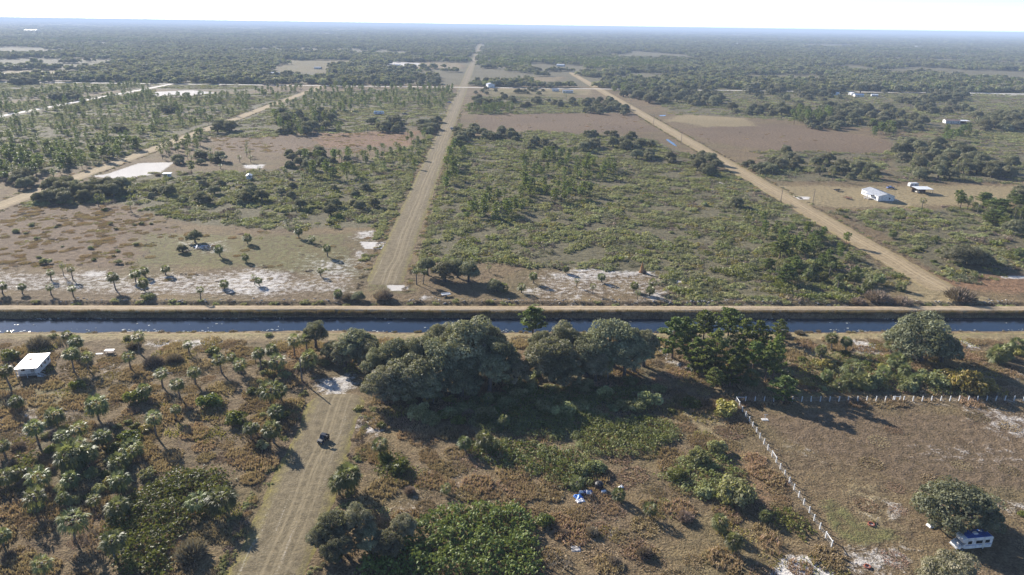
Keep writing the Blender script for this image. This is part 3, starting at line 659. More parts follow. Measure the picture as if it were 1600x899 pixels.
# whole plants in one mesh for those too small to show their parts (oak: radius 1, stands on 0; palm and pine in metres)
W_OAK = [merged('small_oak', [(T_OAK, (0, 0, 0), (1, 1, 0.6)), (c, (0, 0, 0.45), (1, 1, 0.95))]) for c in OAKM]
W_PALM = [merged('small_palm', [(T_PALM, (0, 0, 0), (1, 1, 4.2)), (c, (0, 0, 4.2), (1, 1, 1))]) for c in PALMM]
W_PINE = [merged('small_pine', [(T_PINE, (0, 0, 0), (1, 1, 1)), (c, (0, 0, 0), (1, 1, 1))]) for c in PINEM]

# ------------------------------------------------------------------ which ground is open
def on_road(x, y, m=0.0):
    x = np.asarray(x, float); y = np.asarray(y, float)
    r = (np.abs(x - X_MID) < 8.2 + m) & ((y < 178) | (y > 235))
    r |= (np.abs(x - X_R) < 7.5 + m) & (y > 238) & (y < 1500)
    r |= (np.abs(x - X_L) < 6.6 + m) & (y > 232) & (y < 1120)
    r |= (np.abs(x - X_LL) < 7 + m) & (y > 655) & (y < 1125)
    r |= (np.abs(y - Y_CROSS) < 8 + m) & (x > -750)
    r |= (y > 199 - m) & (y < 226 + m)
    return r

# ------------------------------------------------------------------ plants measured one by one on the photograph
# palms: head centre x, y, head width, drop from head centre to the foot of the trunk (photo pixels)
PALM_AT = """107,522,20,15 122,531,26,20 116,552,30,30 138,556,24,22 217,523,25,28 204,554,23,22 296,537,19,16 254,582,27,23 306,579,24,22
282,597,27,26 347,560,26,24 377,567,27,17 364,555,18,13 17,577,32,30 26,625,25,16 226,607,26,16 154,630,40,26 244,650,32,32 275,639,20,18
91,646,34,22 61,665,34,30 99,680,30,20 129,668,32,22 160,680,34,20 122,695,44,20 399,555,14,12 393,667,24,20 8,695,28,18
187,721,36,16 192,747,38,20 210,698,40,18 112,747,34,18 62,742,46,20 55,774,42,28 12,742,36,16 117,810,56,34 70,878,38,22 6,835,30,18 310,780,44,22
350,775,56,26 179,842,44,30 185,790,44,16 147,780,26,10 117,707,56,24 140,705,40,20 30,735,30,14 100,775,24,12
460,530,28,28 480,528,22,24 409,550,22,28 428,545,24,24 436,563,36,22 485,557,32,22 422,605,44,26 440,608,30,20 432,640,30,16 428,668,36,24 400,666,20,14
677,610,24,20 594,692,32,22 727,690,26,16 754,682,32,20 770,690,28,14 543,742,52,28 530,752,36,20 697,761,22,10 525,862,34,16 786,655,20,16 762,620,22,16
950,565,27,30 1145,530,26,24 1150,548,26,22 1087,567,25,14 1172,587,34,18 1299,527,24,20 1321,532,22,20 1282,545,22,16 1391,534,28,16
1399,560,32,16 1331,572,40,16 1325,592,34,12 1377,580,32,14 1350,590,30,12 1557,550,36,16 1585,535,30,14 1570,545,26,14 900,752,30,10 1015,792,28,16 1125,812,32,15 1146,842,32,20 966,770,26,12 1194,805,24,10
1350,598,28,10 1310,598,24,10 1412,575,26,12 1430,590,24,10 1290,585,22,10 1230,580,20,12
387,370,18,11 385,400,14,9 344,387,17,14 114,420,15,17 100,413,10,19 80,425,15,13 181,431,22,22 227,422,18,11 212,427,20,14 259,419,17,11 351,442,18,9
314,453,16,17 225,440,20,14 115,450,16,14 80,447,16,14 35,447,16,12 4,445,18,14 398,436,12,9 449,345,13,9 467,359,16,13 487,372,16,8 512,386,16,15
501,422,14,10 405,437,14,9 529,457,18,7 651,422,16,23 661,424,14,20 764,416,11,10 787,447,20,8 884,419,14,8 834,430,17,13 815,447,18,11 940,431,16,10
901,444,11,5 926,456,13,4 990,445,17,11 1017,440,17,16 1015,452,18,10 996,464,12,5 851,381,12,11 875,332,9,9 1395,365,16,8 1440,321,13,6
1407,447,20,7 1335,430,24,14 1354,445,22,12 1373,433,22,12 1310,440,20,10 1490,262,9,13 1500,262,8,12 1592,393,20,9 1100,410,10,8 1092,395,8,7
892,218,8,7 770,440,14,9 1260,425,20,12 1285,430,20,12 300,245,9,9 310,235,12,12 330,238,12,12 350,245,13,10 375,245,10,9 392,245,9,9 345,258,9,6 275,230,9,9"""
# broad trees: crown centre x, y, width, and where the trunk meets the ground (y)
OAK_AT = """575,545,70,580 660,540,80,590 690,522,76,572 780,545,76,600 880,522,64,568 900,530,70,575 1005,525,60,572 650,562,74,606 760,520,66,578 880,575,66,606 540,545,50,572 520,540,40,562 805,575,56,606 700,535,80,580 975,555,64,590 494,512,46,545 562,528,66,570 618,548,86,590 590,562,70,598 640,584,104,620 600,597,84,628 668,600,80,628 735,530,130,590 700,558,100,604 765,565,80,612 722,590,90,622 862,550,92,595 845,525,60,570 955,522,104,572
915,545,80,588 990,540,70,582 930,565,60,596 1435,520,116,562 1470,535,60,566 1492,782,140,822 1478,892,104,934 525,808,70,850 560,802,62,845 580,835,54,862 500,830,44,860 530,845,60,876 630,815,50,840 607,842,56,868
305,366,28,379 285,386,20,394 695,416,48,440 732,418,42,440 668,408,34,430 715,410,36,434 775,443,32,455 1505,393,70,412 1530,398,44,412 1585,350,44,368 470,315,24,327 1150,312,26,324 560,462,26,470"""
PINE_AT = """832,497,50,545,t 1050,520,46,560,y 1065,512,40,552,t 1097,503,42,560,t 1135,500,46,560,t 1160,515,36,570,t 1180,527,42,578,y 1077,530,34,566,y 1085,548,38,580,y 1115,543,48,586,y
1150,555,40,590,y 1114,587,30,607,y 1195,558,36,596,t 1207,550,36,592,y 1217,512,28,532,y 1222,603,42,629,y 1217,383,36,408,t 1257,388,22,404,t 1227,425,34,442,y 1275,368,26,380,y 1295,407,28,420,y 1335,425,20,440,y
1500,312,22,326,t 1535,308,30,326,t 1560,318,36,336,t 1590,312,26,330,t 1550,337,36,350,y 1570,345,26,358,y 1240,410,30,424,y 1200,410,24,420,y 300,258,14,274,t 1140,575,36,604,y 1175,550,36,588,t 1100,560,34,590,y"""
# bushes: foot centre x, y, width, kind (m grey-green, g bright green, y yellow, b leafless)
BUSH_AT = """120,607,30,g 335,552,30,g 210,628,46,g 325,634,50,g 366,660,44,g 393,615,26,g 15,560,40,g 272,566,36,b 240,570,40,b 82,527,18,m 199,530,16,m 62,542,44,b 210,545,30,b 300,868,64,b 202,690,44,g
420,524,16,m 655,652,50,m 675,660,40,m 597,668,20,g 835,590,28,m 828,612,30,m 810,620,34,m 977,640,36,m 1015,632,44,m 1080,634,38,g 1048,645,18,g 1133,645,56,y 1139,600,24,m 1147,780,74,m 1100,770,44,m 1060,748,40,g 1090,720,44,m 1120,705,36,m
850,820,40,g 925,834,28,b 1070,812,36,b 1007,868,34,b 880,835,24,b 960,880,30,b 1500,608,84,y 1460,600,60,m 1540,606,50,y 1285,572,36,y 1255,600,36,y 1360,605,44,m 1415,606,44,m 1598,806,18,g 1250,520,22,b 1225,525,30,b 930,735,40,m 905,740,36,m 640,770,24,b 600,720,34,g 625,735,44,g
26,363,15,m 72,412,20,m 185,412,14,m 231,468,24,m 600,468,40,b 545,468,30,b 1370,470,50,b 1410,476,40,b 1340,474,30,b 1500,470,60,b 1380,580,30,y 1000,640,40,m 880,650,44,m 905,640,40,m 790,640,44,m 760,655,40,m 730,640,40,m 800,600,40,m 850,640,36,m 1030,610,30,m
985,600,34,m 915,610,36,m 945,620,34,m 470,575,26,m 505,570,24,m 560,640,20,y 445,590,26,m 410,700,24,m 700,650,34,m 1590,555,30,y 1570,560,30,m"""

KINDS = dict(cabbage_palm=[], live_oak=[], slash_pine=[], shrub=[])
def rec(kind, x, y, r, h, sub=None, near=True): KINDS[kind].append(dict(x=float(x), y=float(y), r=float(r), h=float(h), sub=sub, near=near))
def rows(s): return [t.split(',') for t in s.split()]
for a in rows(PALM_AT):
    cx, cy_, cw, dr = map(float, a[:4]); g = G(cx, cy_ + dr)
    rec('cabbage_palm', g[0], g[1], cw / 2 / ppm(g[0], g[1]) * 1.04, max(0.5, height_at(cx, cy_ + dr, cy_)))
for a in rows(OAK_AT):
    cx, cy_, cw, by = map(float, a[:4])
    if 540 < cx < 1030 and 500 < cy_ < 620: cy_ -= 5; cw *= (0.92, 1.05, 0.8)[int(cx) % 3]
    g = G(cx, by); z = height_at(cx, by, cy_)
    rec('live_oak', g[0], g[1], cw / 2 / ppm(g[0], g[1], z) * 1.05, max(0.8, z))
for a in rows(PINE_AT):
    cx, cy_, cw, by = map(float, a[:4]); by = min(by, cy_ + 42); g = G(cx, by); z = height_at(cx, by, cy_)
    rec('slash_pine', g[0], g[1], cw / 2 / ppm(g[0], g[1], z) * 1.05, z * (1.6 if a[4] == 'y' else 1.35), a[4])
for a in rows(BUSH_AT):
    cx, by, cw = map(float, a[:3]); g = G(cx, by); rec('shrub', g[0], g[1], cw / 2 / ppm(g[0], g[1]), 1.0, a[3])

# ------------------------------------------------------------------ stands of trees: outline, kind, number, crown radius range (m), height range (m)
STANDS = [('shrub', 34, (1.2, 2.4), [(15,660),(230,660),(235,760),(60,800),(15,740)]), ('shrub', 12, (1, 2), [(400,560),(470,560),(460,690),(410,700)]), ('shrub', 40, (1.1, 2.4), [(600,612),(1000,592),(1010,640),(720,672)]), ('shrub', 16, (1.0, 2.0), [(1240,545),(1430,560),(1430,610),(1250,610)]),('slash_pine', 40, (1.4, 2.4), [(0,190),(232,143),(240,154),(0,212)]), ('slash_pine', 30, (1.6, 2.6), [(0,270),(100,250),(230,228),(235,236),(100,275),(0,310)]),
 ('live_oak', 7, (3.2, 5.5), [(1196,250),(1222,240),(1252,248),(1250,272),(1200,275)]), ('live_oak', 6, (3.2, 5), [(1258,252),(1320,256),(1322,274),(1262,275)]), ('live_oak', 7, (3, 5), [(1322,262),(1372,258),(1378,280),(1325,282)]),
 ('live_oak', 26, (4, 6.5), [(1400,236),(1440,225),(1510,232),(1538,256),(1530,280),(1400,285)]), ('live_oak', 7, (3.5, 6), [(1530,262),(1585,262),(1585,278),(1540,278)]),
 ('live_oak', 30, (4, 7), [(1250,178),(1300,165),(1380,170),(1440,185),(1440,205),(1380,204),(1260,198)]), ('live_oak', 26, (4.5, 7), [(1515,182),(1600,178),(1600,206),(1540,206)]), ('live_oak', 14, (5, 8), [(1450,146),(1508,146),(1508,160),(1455,160)]),
 ('live_oak', 24, (5, 9), [(1312,133),(1422,130),(1422,146),(1330,147)]), ('live_oak', 22, (4, 7), [(1300,172),(1360,170),(1350,182),(1310,180)]), ('live_oak', 18, (3.2, 6), [(1255,186),(1290,182),(1310,205),(1262,204)]),
 ('live_oak', 10, (3.2, 5.5), [(907,214),(960,210),(985,226),(960,240),(910,238)]), ('live_oak', 6, (3.5, 5.5), [(960,215),(1027,218),(1020,236),(975,236)]), ('live_oak', 6, (3, 4.5), [(825,220),(870,218),(868,234),(830,234)]), ('live_oak', 4, (3.2, 4.8), [(992,240),(1025,242),(1022,254),(995,254)]),
 ('live_oak', 9, (3.4, 5.6), [(1045,248),(1090,244),(1136,262),(1130,282),(1100,274),(1050,262)]), ('live_oak', 48, (4, 8), [(955,140),(1040,138),(1127,150),(1125,168),(1040,166),(985,158)]), ('live_oak', 22, (3.2, 6), [(912,160),(950,156),(985,170),(975,180),(915,178)]),
 ('live_oak', 12, (3.2, 5.2), [(438,245),(480,238),(545,246),(540,268),(450,268)]), ('live_oak', 16, (3.6, 6), [(428,180),(520,176),(525,208),(440,214)]), ('live_oak', 9, (3.6, 5.5), [(576,190),(622,186),(632,208),(590,210)]), ('live_oak', 46, (5, 9), [(527,128),(560,118),(640,118),(690,126),(690,134),(540,135)]),
 ('live_oak', 8, (3.5, 5.5), [(712,206),(745,200),(748,222),(716,224)]), ('live_oak', 12, (3, 5), [(750,205),(800,206),(812,222),(755,222)]), ('live_oak', 10, (3.2, 5.2), [(655,196),(690,190),(682,208),(660,212)]), ('live_oak', 7, (3.2, 4.8), [(270,248),(340,242),(350,256),(280,258)]),
 ('live_oak', 3, (4, 6), [(335,196),(362,192),(362,206),(338,208)]), ('live_oak', 2, (3.5, 4.5), [(180,204),(195,204),(195,208),(182,208)]), ('live_oak', 3, (4, 5.5), [(250,170),(278,168),(276,178),(254,178)]), ('live_oak', 4, (3.5, 5), [(14,282),(56,276),(56,298),(18,302)]), ('live_oak', 6, (4.5, 7), [(80,155),(125,148),(122,160),(85,162)]),
 ('live_oak', 14, (5, 8), [(20,124),(56,122),(56,132),(22,134)]), ('live_oak', 16, (5, 9), [(310,122),(400,120),(400,128),(315,130)]), ('live_oak', 14, (4.5, 7.5), [(400,116),(480,116),(470,126),(400,128)]), ('live_oak', 20, (3.2, 5.5), [(60,300),(120,288),(210,300),(160,316),(60,320)]),
 ('live_oak', 14, (2.4, 4.2), [(200,296),(400,282),(420,320),(300,338),(220,318)]), ('live_oak', 10, (2, 3.6), [(400,290),(600,270),(590,340),(430,345)]), ('live_oak', 8, (2.4, 4.2), [(1140,258),(1200,262),(1196,276),(1150,270)]), ('live_oak', 8, (3, 5), [(730,140),(850,142),(850,150),(735,148)]),
 ('live_oak', 12, (4, 7), [(1130,172),(1250,166),(1250,182),(1140,180)]), ('live_oak', 20, (4, 8), [(1160,140),(1320,142),(1310,160),(1170,156)]), ('live_oak', 16, (4, 7), [(1400,160),(1460,155),(1520,175),(1440,180)]), ('live_oak', 12, (3.5, 6), [(740,154),(900,158),(900,172),(745,168)]), ('live_oak', 5, (3, 4.4), [(1575,300),(1600,296),(1600,340),(1580,340)]),
 ('slash_pine', 30, (1.6, 2.6), [(812,250),(850,240),(920,246),(912,290),(880,308),(815,296)]), ('slash_pine', 16, (1.5, 2.4), [(915,256),(965,262),(960,282),(912,282)]), ('slash_pine', 16, (1.5, 2.3), [(820,292),(930,295),(925,318),(825,322)]),
 ('slash_pine', 150, (1.4, 2.5), [(400,142),(540,134),(712,138),(706,172),(620,172),(500,178),(400,172)]), ('slash_pine', 210, (1.2, 2.3), [(0,205),(230,152),(390,146),(390,180),(330,198),(120,235),(0,262)]), ('slash_pine', 50, (1.6, 2.8), [(0,255),(120,235),(200,225),(240,232),(100,272),(0,304)]),
 ('slash_pine', 70, (1.6, 2.6), [(0,160),(140,140),(235,130),(220,140),(0,182)]), ('slash_pine', 26, (1.8, 2.8), [(428,185),(520,180),(540,212),(430,215)]), ('slash_pine', 16, (1.7, 2.7), [(468,245),(570,242),(575,280),(480,285)]), ('slash_pine', 14, (1.5, 2.4), [(245,225),(320,214),(318,238),(250,242)]),
 ('slash_pine', 18, (1.5, 2.5), [(700,232),(730,228),(715,300),(690,300)]), ('slash_pine', 22, (1.4, 2.2), [(1180,350),(1320,370),(1330,432),(1240,436),(1190,380)]), ('slash_pine', 20, (1.4, 2.4), [(720,310),(820,300),(830,340),(730,350)]), ('slash_pine', 16, (1.6, 2.6), [(1490,318),(1600,316),(1600,356),(1520,350)]),
 ('slash_pine', 16, (1.8, 2.8), [(1360,200),(1400,196),(1395,216),(1365,216)]), ('slash_pine', 12, (1.8, 2.8), [(1455,205),(1530,205),(1525,222),(1460,222)]), ('slash_pine', 20, (2, 3.2), [(1230,180),(1300,178),(1298,195),(1235,195)]), ('slash_pine', 70, (1.8, 3.2), [(1440,128),(1600,132),(1600,146),(1450,140)]), ('slash_pine', 24, (1.8, 2.8), [(955,138),(1030,132),(1020,148),(960,150)]),
 ('slash_pine', 14, (1.2, 2), [(560,235),(660,228),(650,270),(580,285)]), ('slash_pine', 24, (1.5, 2.4), [(730,170),(800,168),(800,178),(735,178)]), ('slash_pine', 10, (1.3, 2), [(620,225),(672,200),(650,280),(625,290)]),
 ('cabbage_palm', 14, (1.5, 2), [(1500,325),(1600,318),(1600,352),(1510,350)]), ('cabbage_palm', 14, (1.4, 1.9), [(700,240),(830,220),(850,270),(700,300)]), ('cabbage_palm', 10, (1.4, 1.9), [(1110,380),(1330,420),(1320,460),(1150,460)]), ('cabbage_palm', 16, (1.5, 2), [(560,195),(690,192),(660,240),(580,240)]), ('cabbage_palm', 26, (1.4, 1.9), [(100,320),(400,270),(560,250),(560,340),(300,345)]),
 ('cabbage_palm', 14, (1.5, 2), [(1395,250),(1540,250),(1520,284),(1400,284)]), ('cabbage_palm', 16, (1.5, 2), [(240,240),(390,230),(400,255),(250,258)]), ('cabbage_palm', 12, (1.4, 2), [(1150,255),(1380,262),(1370,285),(1200,285)]), ('cabbage_palm', 12, (1.4, 2), [(720,150),(900,150),(900,172),(730,172)]), ('cabbage_palm', 8, (1.4, 1.9), [(690,190),(720,185),(690,280),(670,280)]),
 ('shrub', 60, (1.0, 2.4), [(20,325),(240,275),(600,250),(660,230),(618,352),(290,348)]), ('shrub', 90, (0.9, 2.2), [(712,225),(1020,225),(1180,300),(1420,445),(1060,465),(860,410),(655,400)]), ('shrub', 40, (1, 2.4), [(1300,330),(1600,325),(1600,410),(1480,435)]), ('shrub', 20, (0.8, 1.8), [(20,345),(250,330),(270,352),(200,412),(10,410)]),
]
def sample_poly(r, poly, n, mind=0.0, extra=None):
    lo, hi = poly.min(0), poly.max(0); out = []; tries = 0
    while len(out) < n and tries < 60:
        p = lo + (hi - lo) * r.random((max(64, n * 2), 2)); tries += 1
        k = inside(poly, p[:, 0], p[:, 1]) & ~on_road(p[:, 0], p[:, 1], 2.0)
        for q in p[k]:
            if len(out) >= n: break
            if mind and out and np.min(np.sum((np.array(out) - q) ** 2, 1)) < mind * mind: continue
            out.append(q)
        if mind: mind *= 0.93
    return np.array(out).reshape(-1, 2)
r_st = np.random.default_rng(21)
for kind, n, (r0, r1), pts in STANDS:
    n = int(n * poly_area(poly_world(pts)) / poly_area(poly_world(pts, False)))
    if max(p[1] for p in pts) < 215 and kind in ('live_oak', 'slash_pine'): n = int(n * 2.0)
    elif kind in ('live_oak', 'slash_pine'): n = int(n * 1.35)
    for q in sample_poly(r_st, poly_world(pts), n, 1.1 * (r0 + r1) / 2):
        rad = (r0 + (r1 - r0) * r_st.random()) * (1.2 if kind == 'live_oak' else 1.0); sub = None
        if kind == 'live_oak': h = rad * (0.75 + 0.2 * r_st.random())
        elif kind == 'cabbage_palm': h = 2.5 + 4.5 * r_st.random()
        elif kind == 'slash_pine': rad *= 1.15; h = rad * (2.3 + 1.2 * r_st.random()); sub = 'y' if r_st.random() < 0.45 else 't'
        else: h = 1.0; sub = 'mmmmggyb'[r_st.integers(8)]
        rec(kind, q[0], q[1], rad, h, sub, False)

# ------------------------------------------------------------------ where a plant stands, in words
def where(x, y):
    if y < 199:
        if x < -47: return ('in the dry field between the white cabin and the mown track', 'dry field by the cabin')
        if x < 20: return ('in the scrub between the mown track and the blue rubbish', 'scrub by the mown track')
        if x < 64: return ('in the rough grass outside the white post fence', 'rough grass outside the fence')
        if y > 158.5: return ('in the strip between the white fence and the canal', 'strip behind the white fence')
        return ('inside the white fenced paddock', 'paddock')
    if y < 330:
        if x < -47: return ('on the cleared lot with the rubble heap beyond the canal', 'cleared lot beyond the canal')
        if x < 80 and y < 275: return ('on the sandy strip beyond the canal near the straw cone', 'sandy strip beyond the canal')
        if x < 163: return ('in the olive brush between the two straight roads', 'brush between the roads')
        return ('in the brush in front of the white house', 'brush by the white house')
    if y < 620:
        if x < -258: return ('in the flatwoods across the road from the bare sand pad', 'flatwoods past the sand pad')
        if x < -47: return ('in the thicket between the sand pad and the long mown road', 'thicket by the mown road')
        if x < 163: return ('in the brush behind the red clearing between the roads', 'brush between the roads')
        return ('around the yard of the white house', 'yard of the white house')
    if x < -258: return ('in the pine flatwoods along the white shell road', 'flatwoods by the shell road')
    if x < -47: return ('in the woods short of the white cross road', 'woods short of the cross road')
    if x < 163: return ('beside the violet brown field near the cross road', 'brown field edge')
    return ('in the woods around the brown roofed house', 'woods by the brown roofed house')
LOOK = dict(
    cabbage_palm=[('stubby', 1.9), ('mid height', 4.2), ('tall', 99)], live_oak=[('small', 2.6), ('rounded', 4.5), ('massive', 99)],
    slash_pine=[('young', 6.0), ('slender', 9.0), ('tall', 99)], shrub=[('small', 1.4), ('bushy', 2.6), ('sprawling', 99)])
NOUN = dict(cabbage_palm='cabbage palm', live_oak='grey-green live oak', slash_pine='green slash pine', shrub='bush')
SHADE = dict(m='grey-green', g='bright green', y='yellow-green', b='leafless grey-brown')
CATS = dict(cabbage_palm='palm', live_oak='tree', slash_pine='tree', shrub='shrub')
LABELS_NEAR = {}   # photo position -> label of its own
def special(px, py, text): LABELS_NEAR[(px, py)] = (G(px, py), text)
special(1492, 822, 'large round live oak sheltering the white motorhome'); special(1478, 934, 'live oak with a rounded crown in front of the motorhome')
special(494, 545, 'dark round oak standing alone at the canal by the track end'); special(1435, 562, 'wide pale oak beside the canal behind the white fence')
special(1222, 629, 'young pine throwing a long shadow across the white fence'); special(735, 590, 'tallest spreading oak of the dark grove by the canal')
special(695, 440, 'left of the twin oaks on the sandy strip'.replace('left of the', 'wider of the') ); special(732, 440, 'narrower of the twin oaks on the sandy strip')
special(1505, 412, 'low dome shaped oak beside the rust coloured grass'); special(305, 379, 'grey tree behind the rubble heap beyond the canal')
special(832, 545, 'pale tall pine at the canal edge behind the dark grove'); special(17, 607, 'ragged palm in front of the white cabin')
special(594, 714, 'palm with a leafy skirt across the track from the utility vehicle'); special(1015, 808, 'small palm standing alone in red-brown grass by the blue rubbish')
special(950, 595, 'single palm rising out of the shade of the dark oak grove'); special(900, 762, 'yellow-green palm right behind the blue rubbish heap')
special(651, 445, 'tall thin palm beside the twin oaks'); special(314, 470, 'palm growing at the ditch beside the levee track')
special(1300, 868, 'x'); LABELS_NEAR.pop((1300, 868)); special(300, 868, 'leafless grey-brown bush beside the bright green palmetto thicket')
special(1133, 645, 'yellow-green bush at the corner of the white fence'); special(1147, 780, 'large pale bush in the scrub patch beside the white fence')
special(1217, 532, 'small lone pine on the grass at the canal bank'); special(543, 770, 'bushy palm beside the mown track near the grey oaks')
MARKS = [(52,583,'white cabin'),(172,552,'white work table'),(272,566,'leafless bush by the canal field'),(472,597,'dead palm trunk'),(270,820,'palmetto thicket by the track ditch'),(508,692,'black utility vehicle'),(40,722,'small bright palmetto patch'),
 (912,775,'blue tarps'),(720,840,'tall palmetto mound'),(1150,628,'paddock fence corner'),(1500,608,'yellowish thicket at the back fence'),(1003,426,'straw cone'),(712,440,'twin oaks'),(318,388,'heap of demolition boards'),(588,384,'white sand drive'),
 (1508,845,'motorhome'),(1195,656,'white standpipe'),(1370,312,'white house'),(1440,302,'open white carport'),(262,277,'tiny hut on the sand pad'),(708,203,'white van on the mown road'),(592,179,'blue-white travel trailer'),(1048,222,'pale ditch water'),
 (1219,319,'pole at the white culvert'),(1486,193,'brown roofed house'),(766,137,'two storey house'),(887,145,'larger white trailer'),(1089,134,'white roofed house past the straw road'),(1341,151,'house with blue-grey roof'),(420,117,'long white barn'),(240,146,'far sand lot'),(30,447,'levee fence end'),(680,600,'oak shade'),(1300,640,'back fence shadow')]
MARKS = [(G(a, b), t) for a, b, t in MARKS if t not in ('oak shade', 'back fence shadow')]
MXY = np.array([m[0] for m in MARKS])
ORD = ['closest', 'second closest', 'third closest', 'fourth closest', 'fifth closest', 'sixth closest', 'seventh closest', 'eighth closest', 'ninth closest', 'tenth closest', 'eleventh closest', 'twelfth closest']
KXY = {}
def label_for(k, p):
    for key, (g, t) in LABELS_NEAR.items():
        if abs(g[0] - p['x']) < 0.05 and abs(g[1] - p['y']) < 0.05: return t, None
    if k not in KXY: KXY[k] = np.array([(q['x'], q['y']) for q in KINDS[k]])
    v = p['r'] if k in ('live_oak', 'shrub') else p['h']
    size = next(a for a, lim in LOOK[k] if v < lim); noun = NOUN[k]
    if k == 'shrub': noun = SHADE[p['sub']] + ' bush'
    if k == 'slash_pine' and size == 'tall': noun = 'slash pine'
    me_ = np.array((p['x'], p['y'])); dm = np.hypot(*(MXY - me_).T); j = int(np.argmin(dm)); mark = MARKS[j][1]
    rank = int(np.sum(np.hypot(*(KXY[k] - MXY[j]).T) < dm[j] - 1e-6)); kn = dict(cabbage_palm='palm', live_oak='oak', slash_pine='pine', shrub='bush')[k]
    if rank < len(ORD): return '%s %s, %s %s to the %s' % (size, noun, ORD[rank], kn, mark), dict(cabbage_palm='cabbage palms', live_oak='live oaks', slash_pine='slash pines', shrub='bushes')[k] + ' round the ' + mark
    w, gname = where(p['x'], p['y'])
    return '%s %s %s' % (size, noun, w), '%s %ss, %s' % (size, k.replace('_', ' '), gname)

FAR = dict(live_oak=[], cabbage_palm=[], slash_pine=[], shrub=[])     # past 300 of a kind: kept for the joined woodland
SHM = dict(m=SHRUB, g=SHRUBG, y=SHRUBY, b=TWIG)
r_pl = np.random.default_rng(5)
def plant_all():
    for kind, lst in KINDS.items():
        for p in lst: p['px'] = p['r'] * ppm(p['x'], p['y'])
        lst.sort(key=lambda p: -p['px'])
        inframe = []
        for p in lst:
            u, v, zc = proj(p['x'], p['y'], p['h'] * 0.7)
            (inframe if -60 < u < 1660 and v < 1000 else FAR[kind]).append(p)
        FAR[kind] += inframe[300:]
        for i, p in enumerate(inframe[:300]):
            lab, grp = label_for(kind, p); rz = r_pl.random() * 2 * pi; big = p['px'] > (7 if kind == 'cabbage_palm' else 9)
            x, y, r, h = p['x'], p['y'], p['r'], p['h']; z0 = float(canal_profile(y))
            if not big and kind != 'shrub':
                if kind == 'cabbage_palm': me = W_PALM[i % 2]; sc = (r / 1.9, r / 1.9, h / 4.2 if h > 2.5 else r / 1.9)
                elif kind == 'live_oak': me = W_OAK[i % 3]; sc = (r, r, r * (0.9 + 0.3 * r_pl.random()))
                else: me = W_PINE[0 if p['sub'] == 't' else 1]; sc = (r / 2.2, r / 2.2, h / 8)
                tag(link(kind, me, None, (x, y, z0), rz, sc), lab, CATS[kind], grp); continue
            t = thing(kind, lab, CATS[kind], (x, y, z0), rz, grp)
            if kind == 'cabbage_palm': t.rotation_euler = (r_pl.normal() * .07, r_pl.normal() * .07, rz)
            if kind == 'cabbage_palm':
                s = r / 1.9; link('trunk', T_PALM, t, None, None, (min(1.25, s * 1.15), min(1.25, s * 1.15), max(0.4, h - 0.15 * s)))
                link('crown', PALMS[int(r_pl.integers(5))], t, (0, 0, h), None, (s, s, s * (0.78 + .3 * r_pl.random())))
                if h > 2.2 * s: link('dead_fronds', SKIRT, t, (0, 0, h), None, (s, s, s))
            elif kind == 'live_oak':
                rzv = min(r * 1.0, h * 1.15); link('trunk', T_OAK, t, None, None, (r * 0.9, r * 0.9, h * 0.95))
                link('crown', OAKS[i % 4], t, (0, 0, max(h * 0.75, rzv * 0.5)), None, (r, r, rzv))
            elif kind == 'slash_pine':
                link('trunk', T_PINE, t, None, None, (max(0.7, r / 2.2), max(0.7, r / 2.2), h / 8))
                link('crown', (PINET if p['sub'] == 't' else PINEY)[i % 2], t, None, None, (r / 2.2, r / 2.2, h / 8))
            else:
                mm = SHM[p['sub']]; zr = r * (0.75 + 0.35 * r_pl.random())
                link('stem', T_STEM, t, None, None, (r, r, zr)); link('foliage', mm[i % len(mm)], t, None, None, (r, r, zr))
plant_all()

